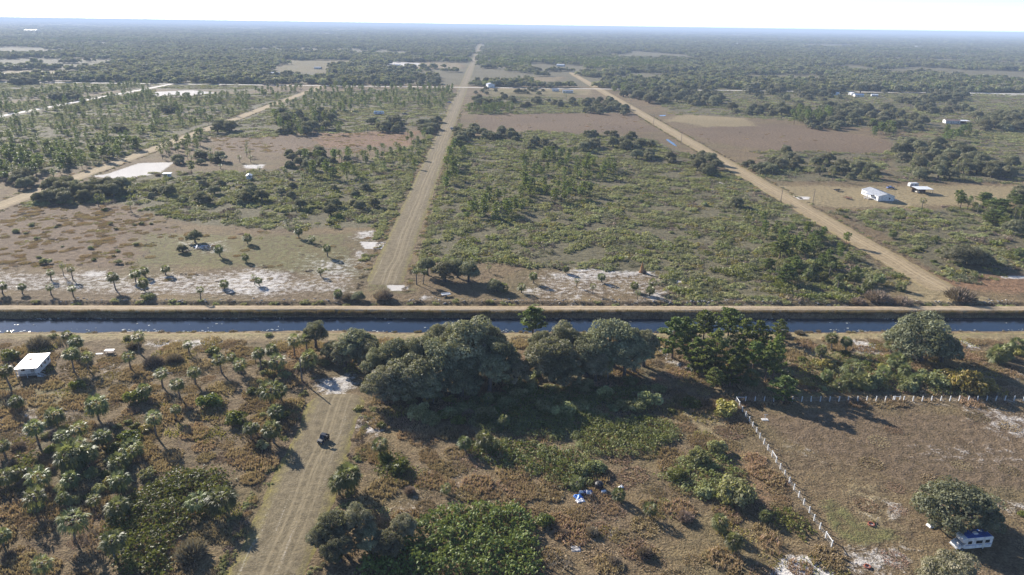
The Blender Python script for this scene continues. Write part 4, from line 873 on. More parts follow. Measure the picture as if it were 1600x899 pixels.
# ------------------------------------------------------------------ ground cover, brush and far woods (nobody could count these)
PROTO = bpy.data.collections.new('plant_library')       # shapes only, not part of the scene
def scatter(name, label, cat, meshes, xy, z, rz, sc, pick):
    """one object that carries a plant shape on each of its points"""
    n = len(xy)
    pts = np.column_stack([xy, np.broadcast_to(z, n)])
    me = bpy.data.meshes.new(name); me.vertices.add(n); me.vertices.foreach_set('co', pts.astype(np.float32).ravel())
    rot = np.zeros((n, 3), np.float32); rot[:, 2] = rz
    sc = np.asarray(sc, np.float32); sc = np.repeat(sc[:, None], 3, 1) if sc.ndim == 1 else sc
    a = me.attributes.new('turn', 'FLOAT_VECTOR', 'POINT'); a.data.foreach_set('vector', rot.ravel())
    a = me.attributes.new('size', 'FLOAT_VECTOR', 'POINT'); a.data.foreach_set('vector', sc.ravel())
    a = me.attributes.new('pick', 'INT', 'POINT'); a.data.foreach_set('value', np.asarray(pick, np.int32))
    o = link(name, me); tag(o, label, cat, kind='stuff')
    col = bpy.data.collections.new(name + '_shapes')
    for i, m in enumerate(meshes):
        col.objects.link(bpy.data.objects.new('%02d_%s_shape' % (i, name), m))
    ng = bpy.data.node_groups.new(name, 'GeometryNodeTree')
    ng.interface.new_socket('Geometry', in_out='INPUT', socket_type='NodeSocketGeometry'); ng.interface.new_socket('Geometry', in_out='OUTPUT', socket_type='NodeSocketGeometry')
    nd = ng.nodes; gi = nd.new('NodeGroupInput'); go = nd.new('NodeGroupOutput')
    ci = nd.new('GeometryNodeCollectionInfo'); ci.inputs['Collection'].default_value = col
    ci.inputs['Separate Children'].default_value = True; ci.inputs['Reset Children'].default_value = True
    ip = nd.new('GeometryNodeInstanceOnPoints'); ip.inputs['Pick Instance'].default_value = True
    def attr(nm, dt):
        q = nd.new('GeometryNodeInputNamedAttribute'); q.data_type = dt; q.inputs['Name'].default_value = nm; return q.outputs['Attribute']
    L = ng.links
    L.new(gi.outputs[0], ip.inputs['Points']); L.new(ci.outputs[0], ip.inputs['Instance']); L.new(attr('pick', 'INT'), ip.inputs['Instance Index'])
    L.new(attr('turn', 'FLOAT_VECTOR'), ip.inputs['Rotation']); L.new(attr('size', 'FLOAT_VECTOR'), ip.inputs['Scale'])
    L.new(ip.outputs[0], go.inputs[0])
    md = o.modifiers.new('scatter', 'NODES'); md.node_group = ng
    return o
def patch_mesh(name, seed, n, span, make, mat):
    """a tile of n small plants spread over span metres"""
    r = np.random.default_rng(seed); V, F, va, k = [], [], [], 0
    for i in range(n):
        a = r.random() * 2 * pi; q = span / 2 * math.sqrt(r.random()); v, f, vv = make(r)
        V.append(v + np.array((q * cos(a), q * sin(a), 0))); F.append(f + k); va.append(vv); k += len(v)
    return np_mesh(name, np.concatenate(V), np.concatenate(F), mat, var=np.concatenate(va))
def mk_tuft(hmin, hmax, blades=4, wid=0.10):
    def f(r):
        V, F, va = [], [], []
        for j in range(blades):
            a = r.random() * 2 * pi; h = hmin + (hmax - hmin) * r.random(); l = h * (0.25 + 0.5 * r.random())
            d = np.array((cos(a) * l, sin(a) * l, h)); w = np.array((-sin(a), cos(a), 0)) * wid * (0.6 + r.random())
            b = len(V); V += [-w * 0.7, w * 0.7, d + w * 0.3, d - w * 0.3]; F.append((b, b + 1, b + 2, b + 3)); va += [float(r.random())] * 4
        return np.array(V, float), np.array(F), np.array(va)
    return f
def mk_dome(r0, r1, n, leaf, tall):
    def f(r):
        rad = r0 + (r1 - r0) * r.random(); d = rand_dirs(r, n); d[:, 2] = np.abs(d[:, 2])
        c = d * rad * (0.6 + 0.45 * r.random((n, 1))) * np.array((1, 1, tall)) ; nn = unit(d + r.normal(size=d.shape) * 0.6)
        v, q = cards(r, c, nn, leaf * (0.6 + 0.8 * r.random(n)), 0.5)
        return v, q, np.repeat(np.clip(0.5 + 0.2 * r.normal() + 0.2 * r.normal(size=n), 0, 1), 4)
    return f
def mk_palmetto(size, n):
    def f(r):
        return palmetto_geo(r, r.normal(size=(n, 2)) * 0.55 * size, size, 0.8 * size, 5)
    return f
OLIVEG = [patch_mesh('olive_grass_tile', 208 + i, 90, 6.0, mk_tuft(0.15, 0.5), MAT['yellow']) for i in range(1)]
GRASS = [patch_mesh('grass_tile', 200 + i, 170, 6.0, mk_tuft(0.15, 0.6, 6), MAT['straw']) for i in range(3)]
TALLG = [patch_mesh('weed_tile', 204 + i, 40, 5.0, mk_tuft(0.4, 1.0, 6, 0.07), MAT['bare' if i else 'straw']) for i in range(2)]
BRUSHT = [patch_mesh('brush_tile', 210 + i, 13, 6.0, mk_dome(0.5, 1.25, 40, 0.26, 0.8), MAT['myrtle']) for i in range(3)]
BRUSHX = [patch_mesh('loose_brush_tile', 214, 7, 7.0, mk_dome(0.6, 1.7, 60, 0.24, 0.85), MAT['oak']), patch_mesh('olive_tile', 215, 16, 6.0, mk_dome(0.3, 0.8, 24, 0.2, 0.7), MAT['yellow']), patch_mesh('grey_tile', 216, 12, 6.0, mk_dome(0.4, 1.0, 34, 0.22, 0.8), MAT['bare'])]
PALMT = [patch_mesh('palmetto_tile', 220 + i, 9, 5.0, mk_palmetto(1.1, 7), MAT['palmetto']) for i in range(2)]
REEDT = [patch_mesh('reed_tile', 230 + i, 60, 5.0, mk_tuft(0.5, 1.3, 4, 0.10), MAT['reed']) for i in range(2)]
DEADT = [patch_mesh('dead_brush_tile', 235 + i, 10, 5.0, mk_dome(0.4, 1.0, 34, 0.2, 0.8), MAT['bare']) for i in range(2)]
def forest_tile(name, seed, n, span, pine):
    r = np.random.default_rng(seed); parts = []
    for i in range(n):
        a = r.random() * 2 * pi; q = span / 2 * math.sqrt(r.random()); s = 4.0 + 4.5 * r.random()
        if r.random() < pine: parts.append((PINEM[i % 2], (q * cos(a), q * sin(a), 0), (1.1, 1.1, 0.8 + 0.6 * r.random())))
        else: parts.append((OAKF[i % 2], (q * cos(a), q * sin(a), s * 0.6), (s, s, s * 0.95)))
    return merged(name, parts)
OAKF = [oak_crown('far_oak', 301 + i, 14, 34, 0.13, MAT['oak' if i else 'myrtle'], 0.6) for i in range(2)]
WOODT = [forest_tile('wood_tile', 310 + i, 8, 36, 0.05 if i < 3 else 0.6) for i in range(4)]
OPENT = [forest_tile('open_wood_tile', 320 + i, 4, 34, 0.15) for i in range(2)]

# --- outlines of covered ground: (outline, tiles per 100 m2)
r_sc = np.random.default_rng(77)
def fill(lst, mind=0.0):
    P = []
    for dens, pts in lst:
        poly = poly_world(pts); q = np.roll(poly, -1, 0); area = 0.5 * abs(np.sum(poly[:, 0] * q[:, 1] - q[:, 0] * poly[:, 1]))
        P.append(sample_poly(r_sc, poly, int(area * dens / 100), 0))
    P = np.concatenate(P); L = np.where(P[:, 1] < 235, 4.0, np.where(P[:, 1] < 600, 13.0, 34.0)); a = L * .22
    P = P + np.stack([a * (np.sin(P[:, 1] / L + 2 * np.sin(P[:, 0] / L)) + .5 * np.sin(P[:, 0] / L * 2.7)), a * (np.sin(P[:, 0] / L * 1.1 + 1.7 * np.sin(P[:, 1] / L)) + .5 * np.sin(P[:, 1] / L * 2.3))], 1)
    P = P[~on_road(P[:, 0], P[:, 1], 1.0)]; u, v, _ = proj(P[:, 0], P[:, 1], np.zeros(len(P)))
    return P[(u > -330) & (u < 1930) & (v < 960)]
def blotch(P, L, lo, hi, seed):
    """thin a point set with a smooth random field so that it clumps"""
    r = np.random.default_rng(seed); f = np.zeros(len(P))
    for k in range(5):
        d = r.normal(size=2) / L * (1 + k * 0.6); f += np.sin(P @ d * 2 + r.random() * 6.28) / (1 + 0.3 * k)
    f = (f - f.min()) / (np.ptp(f) + 1e-9)
    return P[r.random(len(P)) < np.clip((f - lo) / (hi - lo), 0.04, 1)]
def lay(name, label, cat, meshes, P, smin=0.8, smax=1.3, zs=(0.8, 1.2)):
    n = len(P); s = smin + (smax - smin) * r_sc.random(n); sc = np.stack([s, s, s * (zs[0] + (zs[1] - zs[0]) * r_sc.random(n))], 1)
    return scatter(name, label, cat, meshes, P, canal_profile(P[:, 1]), r_sc.random(n) * 6.28, sc, r_sc.integers(len(meshes), size=n))
Z_MIDL = [(20,328),(60,312),(240,272),(420,265),(600,248),(672,212),(618,357),(400,357),(285,348),(200,320),(60,320)]
Z_MIDC = [(712,214),(830,205),(1020,218),(1180,292),(1425,445),(1330,472),(1050,470),(1040,440),(1010,418),(860,418),(690,408),(648,400),(690,290)]
Z_MIDR = [(1300,328),(1600,322),(1600,412),(1480,440),(1380,372)]
Z_FLAT = [(0,205),(230,152),(700,137),(705,190),(560,208),(330,214),(240,234),(100,270),(0,305)]
Z_FARR = [(960,130),(1600,130),(1600,205),(1390,205),(1250,190),(1060,178)]
P = blotch(fill([(11, Z_MIDL), (12, Z_MIDC), (8.0, Z_MIDR)]), 14, 0.24, 0.52, 1)
lay('brush', 'low grey-green brush covering the land beyond the canal', 'brush', BRUSHT + BRUSHX, P, 0.45, 1.25, (0.5, 1.5))
P = blotch(fill([(4.2, Z_FLAT), (2.6, Z_FARR), (3.5, [(1180,235),(1400,240),(1380,285),(1200,285)]), (4.0, [(740,150),(925,155),(985,178),(740,178)]), (4.0, [(0,135),(240,125),(230,137),(0,180)]), (5.0, [(0,186),(232,141),(240,152),(0,210)]), (3.0, [(240,128),(400,130),(390,140),(240,138)]), (2.5, [(930,128),(1300,128),(1300,142),(960,142)]), (3.0, [(1400,205),(1600,205),(1600,290),(1400,285)])]), 30, 0.2, 0.5, 2)
lay('flatwoods_undergrowth', 'dull green undergrowth below the distant pines and oaks', 'undergrowth', BRUSHT + BRUSHX, P, 0.6, 1.6, (0.5, 1.2))
P = blotch(fill([(1.5, Z_MIDL), (1.2, Z_MIDC), (0.9, Z_MIDR), (3.0, [(1050,470),(1060,440),(1180,400),(1330,420),(1430,460),(1330,474)])]), 11, 0.45, 0.7, 3)
lay('palmetto_ground_cover', 'spiky green palmetto scattered through the brush beyond the canal', 'palmetto', PALMT, P, 0.8, 1.2)
P = fill([(5.0, [(-300,532),(1900,530),(2000,930),(-400,930)])])
k = ~((P[:, 0] > 64) & (P[:, 1] < 158)); P = blotch(P[k], 6, -0.6, 0.35, 4)
lay('dry_grass', 'rough tawny grass tufts covering the near fields', 'grass', GRASS + GRASS + OLIVEG, P, 0.6, 1.2, (0.3, 1.3))
P = fill([(0.6, [(1150,634),(1900,634),(2000,930),(1300,930)])])
lay('paddock_grass', 'short brown grass inside the white fenced paddock', 'grass', GRASS, P, 0.6, 1.0, (0.2, 0.5))
P = blotch(fill([(0.8, [(0,535),(1600,533),(1640,625),(1150,625),(1250,880),(-60,930)])]), 7, 0.4, 0.8, 6)
P = P[~((P[:, 0] > 63) & (P[:, 1] < 159))]
lay('tall_weeds', 'tall dead weeds standing in the near scrub', 'weeds', TALLG, P, 0.7, 1.2)
P = blotch(fill([(9.0, [(0,322),(200,322),(270,352),(205,416),(0,417)]), (4.0, [(330,215),(640,206),(652,222),(560,240),(330,236)]), (0.35, [(738,178),(990,178),(1022,206),(738,202)]), (0.3, [(1040,200),(1390,220),(1402,243),(1130,226)]), (1.5, [(200,362),(580,362),(585,440),(200,440)])]), 14, 0.1, 0.7, 7)
lay('marsh_grass', 'brown tussocks dotting the open fields beyond the canal', 'grass', GRASS + OLIVEG + GRASS + DEADT + [BRUSHX[1]], P, 0.35, 0.75, (0.5, 1.1))
V_ = []
for x0, a_, b_, st in ((X_MID - 9.2, 72, 176, .5), (X_MID + 9.0, 72, 172, .9), (X_MID - 8.8, 240, 800, 1.2), (X_MID + 8.6, 240, 800, 1.6), (X_R - 8.2, 245, 800, 1.6), (X_R + 8.2, 245, 800, 2.2), (X_L - 7.4, 330, 900, 2), (X_L + 7.4, 330, 900, 2)):
    yy = np.arange(a_, b_, st); V_.append(np.column_stack([x0 + r_sc.normal(size=len(yy)) * .7, yy]))
P = np.concatenate(V_); P = blotch(P, 9, .15, .6, 31)
lay('verge_weeds', 'dark weeds and low brush lining the ditches of the tracks', 'weeds', [TALLG[0], TALLG[1], DEADT[0], BRUSHT[1]], P, 0.25, 0.5, (0.9, 1.6))
yy = np.arange(275, 640, 1.3); P = np.column_stack([X_MID - 11 - 2.2 * r_sc.random(len(yy)), yy]); yy = np.arange(262, 700, 2.0); P = np.concatenate([P, np.column_stack([X_MID + 10.5 + 2 * r_sc.random(len(yy)), yy])])
P = P[~((np.abs(P[:, 0] - X_MID + 12) < 4) & (P[:, 1] > 282) & (P[:, 1] < 305))]
lay('roadside_brush', 'dense brush hedging both sides of the long mown road', 'brush', BRUSHT + [BRUSHX[0]], P, 0.4, 0.7, (1.0, 1.9))
xs = np.arange(-330, 330, 1.1); P = np.column_stack([xs + r_sc.normal(size=len(xs)) * 0.8, 219.6 + r_sc.random(len(xs)) * 0.6]); n = len(P)
scatter('bank_reeds', 'dark reeds lining the far bank of the canal', 'reeds', REEDT, P, np.full(n, -1.0), np.where(r_sc.random(n) < .5, 0.0, pi), np.stack([np.full(n, .5), np.full(n, .16), 1.0 + 0.6 * r_sc.random(n)], 1), r_sc.integers(2, size=n))
xs = np.arange(-330, 330, 1.3); P = np.column_stack([xs + r_sc.normal(size=len(xs)), 205.6 + r_sc.random(len(xs)) * 2.0]); P = blotch(P, 5, .2, .8, 41)
lay('near_bank_grass', 'yellow-green grass tufts along the near bank of the canal', 'grass', OLIVEG + REEDT, P, 0.15, 0.35, (0.9, 2.0))
xs = np.arange(-330, 330, 2.2); P = np.column_stack([xs + r_sc.normal(size=len(xs)) * 1.5, 226.4 + r_sc.random(len(xs)) * 3.2]); P = P[r_sc.random(len(P)) < 0.75]; n = len(P)
scatter('ditch_brush', 'dark tangled brush along the ditch behind the levee track', 'brush', DEADT + [BRUSHT[0]], P, canal_profile(P[:, 1]) - 0.1, r_sc.random(n) * 6.28, np.stack([.35 + .3 * r_sc.random(n)] * 2 + [.5 + .5 * r_sc.random(n)], 1), r_sc.integers(3, size=n))

# --- the rest of the mid-distance trees, joined by kind
for kind, nm, lab in (('live_oak', 'oak_woods', 'mass of further oaks among the fields'), ('slash_pine', 'pine_woods', 'open pine woods along the left roads'.replace('left roads', 'white shell road')), ('cabbage_palm', 'palm_scatter', 'further cabbage palms among the brush'), ('shrub', 'bush_scatter', 'further bushes among the brush')):
    L = FAR[kind]
    if not L: continue
    P = np.array([(p['x'], p['y']) for p in L]); R = np.array([p['r'] for p in L]); Hh = np.array([p['h'] for p in L]); n = len(L)
    if kind == 'live_oak': ms, sc = W_OAK, np.stack([R, R, R], 1)
    elif kind == 'slash_pine': ms, sc = W_PINE, np.stack([R / 2.2, R / 2.2, Hh / 8], 1)
    elif kind == 'cabbage_palm': ms, sc = W_PALM, np.stack([R / 1.9, R / 1.9, Hh / 4.2], 1)
    else: ms, sc = SHRUB, np.stack([R, R, R * .8], 1)
    scatter(nm, lab, 'trees' if kind != 'shrub' else 'bushes', ms, P, 0.0, r_sc.random(n) * 6.28, sc, r_sc.integers(len(ms), size=n))

# --- woodland from the cross road to the horizon
def far_wood():
    r = np.random.default_rng(99); P = []
    y = 1150.0
    while y < 40000:
        step = 26 if y < 2200 else 34 if y < 3600 else 60 if y < 5500 else 130 if y < 9000 else 420
        half = y * 0.95 + 150; gap = step if y < 3600 else step * 0.75
        x = np.arange(-half, half, gap); x = x + r.normal(size=len(x)) * gap * 0.3
        P.append(np.column_stack([x, y + r.normal(size=len(x)) * step * 0.35])); y += step
    P = np.concatenate(P)
    k = ~((np.abs(P[:, 0] - X_MID) < 20) | ((np.abs(P[:, 0] - X_R) < 16) & (P[:, 1] < 1500)))
    # clearings
    u = np.sin(P[:, 0] / 170 + 2 * np.sin(P[:, 1] / 330)) + np.sin(P[:, 1] / 140 + 1.5 * np.sin(P[:, 0] / 260 + 1)) + 0.5 * np.sin(P[:, 0] / 61 + P[:, 1] / 83)
    u = u + .6 * np.sin(P[:, 0] / 37 - P[:, 1] / 49); dense = np.clip((u + 1.05) / 0.7, 0.06, 1)
    dense = np.where(P[:, 1] > 2600, np.maximum(dense, 0.4), dense)
    k &= r.random(len(P)) < dense
    for pts in [[(0,110),(125,111),(125,119),(0,122)], [(600,97),(722,98),(730,106),(610,107)], [(430,95),(560,94),(540,104),(440,104)], [(700,60),(720,60)], [(760,102),(800,104),(800,112),(770,112)], [(820,100),(915,103),(910,112),(830,110)], [(975,80),(1050,84),(1040,90),(980,88)], [(1160,118),(1290,118),(1290,128),(1170,126)], [(1500,113),(1580,114),(1580,122),(1510,122)], [(1250,69),(1340,70),(1340,74),(1250,73)], [(420,103),(520,103),(515,125),(400,125)], [(0,100),(60,100),(60,106),(0,106)], [(1060,113),(1090,114),(1088,122),(1065,122)]]:
        if len(pts) > 2:
            k &= ~inside(poly_world(pts), P[:, 0], P[:, 1])
    P = P[k]; n = len(P)
    s = np.where(P[:, 1] > 9000, 8.0, np.where(P[:, 1] > 5500, 3.2, np.where(P[:, 1] > 3600, 1.8, 1.05))) * (0.8 + 0.5 * r.random(n))
    sz = np.where(P[:, 1] > 3600, 1.1, 1.0) * (0.8 + 0.5 * r.random(n))
    band = np.sin(P[:, 0] / 300 + 1) + np.sin(P[:, 1] / 240)
    pick = np.where(band > 1.5, 3, r.integers(3, size=n)); pick = np.where(r.random(n) < 0.2, 4 + r.integers(2, size=n), pick)
    scatter('far_woodland', 'hazy woodland stretching from the cross road to the horizon', 'woodland', WOODT + OPENT, P, 0.0, r.random(n) * 6.28, np.stack([s, s, sz], 1), pick)
    return n
print('far tiles', far_wood())

# ------------------------------------------------------------------ near palmetto thickets: each a mound of its own
def thicket(pts, dens, hgt, size, label, mix=None, name='palmetto_thicket', mat='palmetto'):
    r = np.random.default_rng(int(pts[0][0])); poly = poly_world(pts); q = np.roll(poly, -1, 0)
    area = 0.5 * abs(np.sum(poly[:, 0] * q[:, 1] - q[:, 0] * poly[:, 1])); P = sample_poly(r, poly, int(area * dens * 2.2)); P = P + r.normal(size=P.shape) * .45
    c = poly.mean(0); ed = edge_dist(poly, P[:, 0], P[:, 1])
    size *= .74; P_ = P - c; und = .65 + .5 * np.sin(P_[:, 0] * .9 + np.sin(P_[:, 1] * .8)) * np.sin(P_[:, 1] * .7 + 1.3 * np.sin(P_[:, 0] * .6))
    keep = (ed > 1.2) | (r.random(len(P)) < .45); keep &= (und > .25) | (r.random(len(P)) < .45); P, ed, und = P[keep], ed[keep], und[keep]
    V, F, va = palmetto_geo(r, P - c, size, hgt, 7); lift = np.repeat(und, len(V) // len(P)) * np.repeat(np.clip(ed / 2.5, 0.15, 1) * hgt * 0.9 * (0.6 + 0.5 * r.random(len(P))), len(V) // len(P))
    V[:, 2] += lift - 0.25 * hgt
    if mix:
        n0 = len(V); Q = sample_poly(r, poly, int(area * mix)); VV, FF, AA = [V], [F], [va]; k = n0
        me = np_mesh(name, V, F, MAT[mat], var=va)
        f = mk_dome(0.7, 1.5, 60, 0.17, 0.9); V2, F2, A2, k = [], [], [], 0
        for p in Q:
            v, fq, a = f(r); V2.append(v + np.array((p[0] - c[0], p[1] - c[1], 0.1))); F2.append(fq + k); A2.append(a); k += len(v)
        me2 = np_mesh('undershrub', np.concatenate(V2), np.concatenate(F2), MAT['myrtle'], var=np.concatenate(A2))
        o = link(name, me, None, (c[0], c[1], 0)); u = link('undershrub', me2, o); u['kind'] = 'stuff'
    else:
        o = link(name, np_mesh(name, V, F, MAT[mat], var=va), None, (c[0], c[1], 0))
    return tag(o, label, 'thicket', kind='stuff')
thicket([(250,748),(275,732),(350,734),(366,757),(345,795),(300,825),(275,850),(262,905),(190,905),(160,850),(162,825),(175,790),(215,770)], 4.5, 1.1, 1.05, 'bright green palmetto thicket beside the ditch of the mown track')
thicket([(555,910),(560,880),(600,850),(645,820),(690,794),(760,788),(812,792),(838,815),(846,910)], 5.0, 1.7, 1.1, 'tall dense green palmetto mound near the grey oaks by the track')
thicket([(872,648),(900,634),(960,655),(1010,650),(1060,667),(1056,690),(1020,712),(950,716),(905,702)], 2.4, 0.9, 0.95, 'oval grey-green thicket at the edge of the oak shade', 0.45)
thicket([(718,697),(760,684),(850,694),(920,708),(945,738),(930,757),(880,770),(850,748),(790,738),(740,718)], 2.6, 0.9, 1.0, 'long thicket reaching from the oak shade to the blue rubbish', 0.22)
thicket([(1008,744),(1040,734),(1090,698),(1140,712),(1175,760),(1178,785),(1140,797),(1085,778),(1050,760)], 1.4, 0.8, 0.95, 'mixed scrub patch between the rubbish and the white fence', 0.30)
thicket([(1185,797),(1240,794),(1270,830),(1262,846),(1205,824)], 3.0, 0.8, 1.0, 'yellow-green palmetto patch against the white fence')
thicket([(25,712),(60,705),(55,738),(25,738)], 4.0, 0.7, 1.0, 'small bright palmetto patch among the palms near the cabin')
thicket([(700,628),(860,605),(1010,608),(1015,640),(900,640),(880,690),(760,675),(720,655)], 2.0, 1.0, 0.95, 'dark undergrowth in the shade of the oak grove', 0.55)
thicket([(1440,592),(1500,578),(1545,600),(1538,618),(1450,619)], 2.0, 1.0, 0.95, 'yellowish thicket pressed against the back fence', 0.2)
thicket([(1240,560),(1300,550),(1420,560),(1440,610),(1300,615),(1250,600)], 0.9, 0.7, 0.95, 'loose palmetto scrub between fence and canal', 0.10)
thicket([(590,712),(625,705),(650,735),(620,755),(585,745)], 3.0, 0.7, 0.95, 'little green palmetto clump beside the skirted palm')

# ------------------------------------------------------------------ white post fence round the paddock
def fence_paddock():
    A = G(1150, 628); yb = float(A[1]); xl = float(A[0])
    t = thing('paddock_fence', 'white post and wire fence round the dry paddock', 'fence', (xl, yb, 0))
    post = GB().box(-.10, .10, -.10, .10, -0.2, 1.5).mesh('post', MAT['white'], 0.012)
    xs = [i * 2.47 for i in range(32)]; ys = [-i * 2.47 for i in range(1, 23)]
    r = np.random.default_rng(1)
    for x in xs + [41.6, 43.4]: link('post', post, t, (x, r.normal() * .03, 0)).rotation_euler = (r.normal() * .02, r.normal() * .02, 0)
    for y in ys: link('post', post, t, (r.normal() * .03, y, 0)).rotation_euler = (r.normal() * .02, r.normal() * .02, 0)
    def rail(x0, y0, x1, y1, z): GB().tube([(x0, y0, z), (x1, y1, z)], 0.07, 6).obj('rail', MAT['white'], t)
    for (a, b) in (((0, 0), (2.47, 0)), ((0, 0), (0, -2.47)), ((41.6, 0), (43.4, 0)), ((0, ys[9]), (0, ys[10])), ((0, ys[20]), (0, ys[21]))):
        rail(*a, *b, 1.35)
    for z in (0.35, 0.75, 1.15):
        GB().tube([(-.1, -.1, z), (xs[-1], -.1, z)], 0.012, 4).obj('wire', MAT['concrete'], t)
        GB().tube([(-.11, 0, z), (-.11, ys[-1], z)], 0.012, 4).obj('wire', MAT['concrete'], t)
fence_paddock()
def wire_fence(pts, step, label):
    P = [G(*p) for p in pts]; t = thing('wire_fence', label, 'fence', (P[0][0], P[0][1], 0))
    post = GB().tube([(0, 0, -.2), (0, 0, 1.3)], [.07, .055], 6).mesh('post', MAT['greywood'])
    for a, b in zip(P[:-1], P[1:]):
        n = int(np.linalg.norm(b - a) / step)
        for i in range(n + 1):
            q = a + (b - a) * i / n - P[0]; link('post', post, t, (q[0], q[1], float(canal_profile(q[1] + P[0][1]))))
        a_, b_ = a - P[0], b - P[0]
        for z in (.5, 1.1): GB().tube([(a_[0], a_[1], z), (b_[0], b_[1], z)], 0.007, 4).obj('wire', MAT['greywood'], t)
wire_fence([(2, 476), (352, 474)], 5.0, 'thin wooden post fence beside the levee track')
wire_fence([(0, 418), (205, 417), (282, 358), (560, 358)], 6.0, 'thin post fence along the edge of the brown marsh field')

# ------------------------------------------------------------------ buildings
def window(parent, x, y, z, w, h, face, mat=None):
    """framed pane on a wall; face is the outward direction"""
    t = 0.05; ax = face[1]; s = 1 if face[0] == '+' else -1
    def slab(u0, u1, z0, z1, d0, d1):
        g = GB()
        if ax == 'y': g.box(x + u0, x + u1, min(y + s * d0, y + s * d1), max(y + s * d0, y + s * d1), z + z0, z + z1)
        else: g.box(min(x + s * d0, x + s * d1), max(x + s * d0, x + s * d1), y + u0, y + u1, z + z0, z + z1)
        return g
    f = GB()
    for (a, b, c, d) in ((-w / 2, w / 2, h - .08, h), (-w / 2, w / 2, 0, .08), (-w / 2, -w / 2 + .08, .08, h - .08), (w / 2 - .08, w / 2, .08, h - .08)):
        q = slab(a, b, c, d, 0.003, t); f.add(q.v, q.f)
    fo = f.obj('window', mat or MAT['white'], parent); slab(-w / 2 + .08, w / 2 - .08, .08, h - .08, 0.004, .02).obj('pane', MAT['glass'], fo)
def gable_house(name, label, cat, loc, rz, L, Wd, wall_h, rise, wall, roof, wins=True, group=None, ribs=True, base=0.35):
    """long axis local y, gable ends at +-y"""
    t = thing(name, label, cat, loc, rz, group); hx, hy = Wd / 2, L / 2
    GB().prism([(-hx, base), (hx, base), (hx, wall_h), (0, wall_h + rise - .02), (-hx, wall_h)], 'y', -hy, hy).obj('wall', wall, t)
    GB().box(-hx + .15, hx - .15, -hy + .15, hy - .15, -0.1, base - .003).obj('skirting', MAT['rock'], t)
    ov = 0.3; sl = rise / hx
    for s in (-1, 1):
        x1 = s * (hx + ov); z1 = wall_h - ov * sl
        ro = GB().prism([(0, wall_h + rise + .03), (x1, z1 + .03), (x1, z1 + .11), (0, wall_h + rise + .11)], 'y', -hy - ov, hy + ov).obj('roof_panel', roof, t)
        if ribs:
            k = int(L / 0.9); g = GB()
            for i in range(k + 1):
                y = -hy + L * i / k; g.prism([(0, wall_h + rise + .112), (x1, z1 + .112), (x1, z1 + .15), (0, wall_h + rise + .15)], 'y', y - .03, y + .03)
            g.obj('roof_ribs', roof, ro)
    GB().box(-.12, .12, -hy - ov - .01, hy + ov + .01, wall_h + rise + .09, wall_h + rise + .17).obj('ridge_cap', roof, t)
    if wins:
        for y in np.linspace(-hy * .7, hy * .7, max(2, int(L / 4.5))):
            for f, x in (('-x', -hx), ('+x', hx)): window(t, x, y, base + .9, 1.1, 1.1, f)
        window(t, hx * .4, -hy, base + .9, 1.0, 1.0, '-y'); d = GB().box(-hx - .06, -hx - .003, hy * .15, hy * .15 + .95, base + .05, base + 2.1).obj('door', MAT['greywood'], t)
        GB().tube([(-hx - .1, hy * .15 + .1, base + 1.05), (-hx - .1, hy * .15 + .25, base + 1.05)], .025, 6).obj('handle', MAT['steel'], d)
    return t
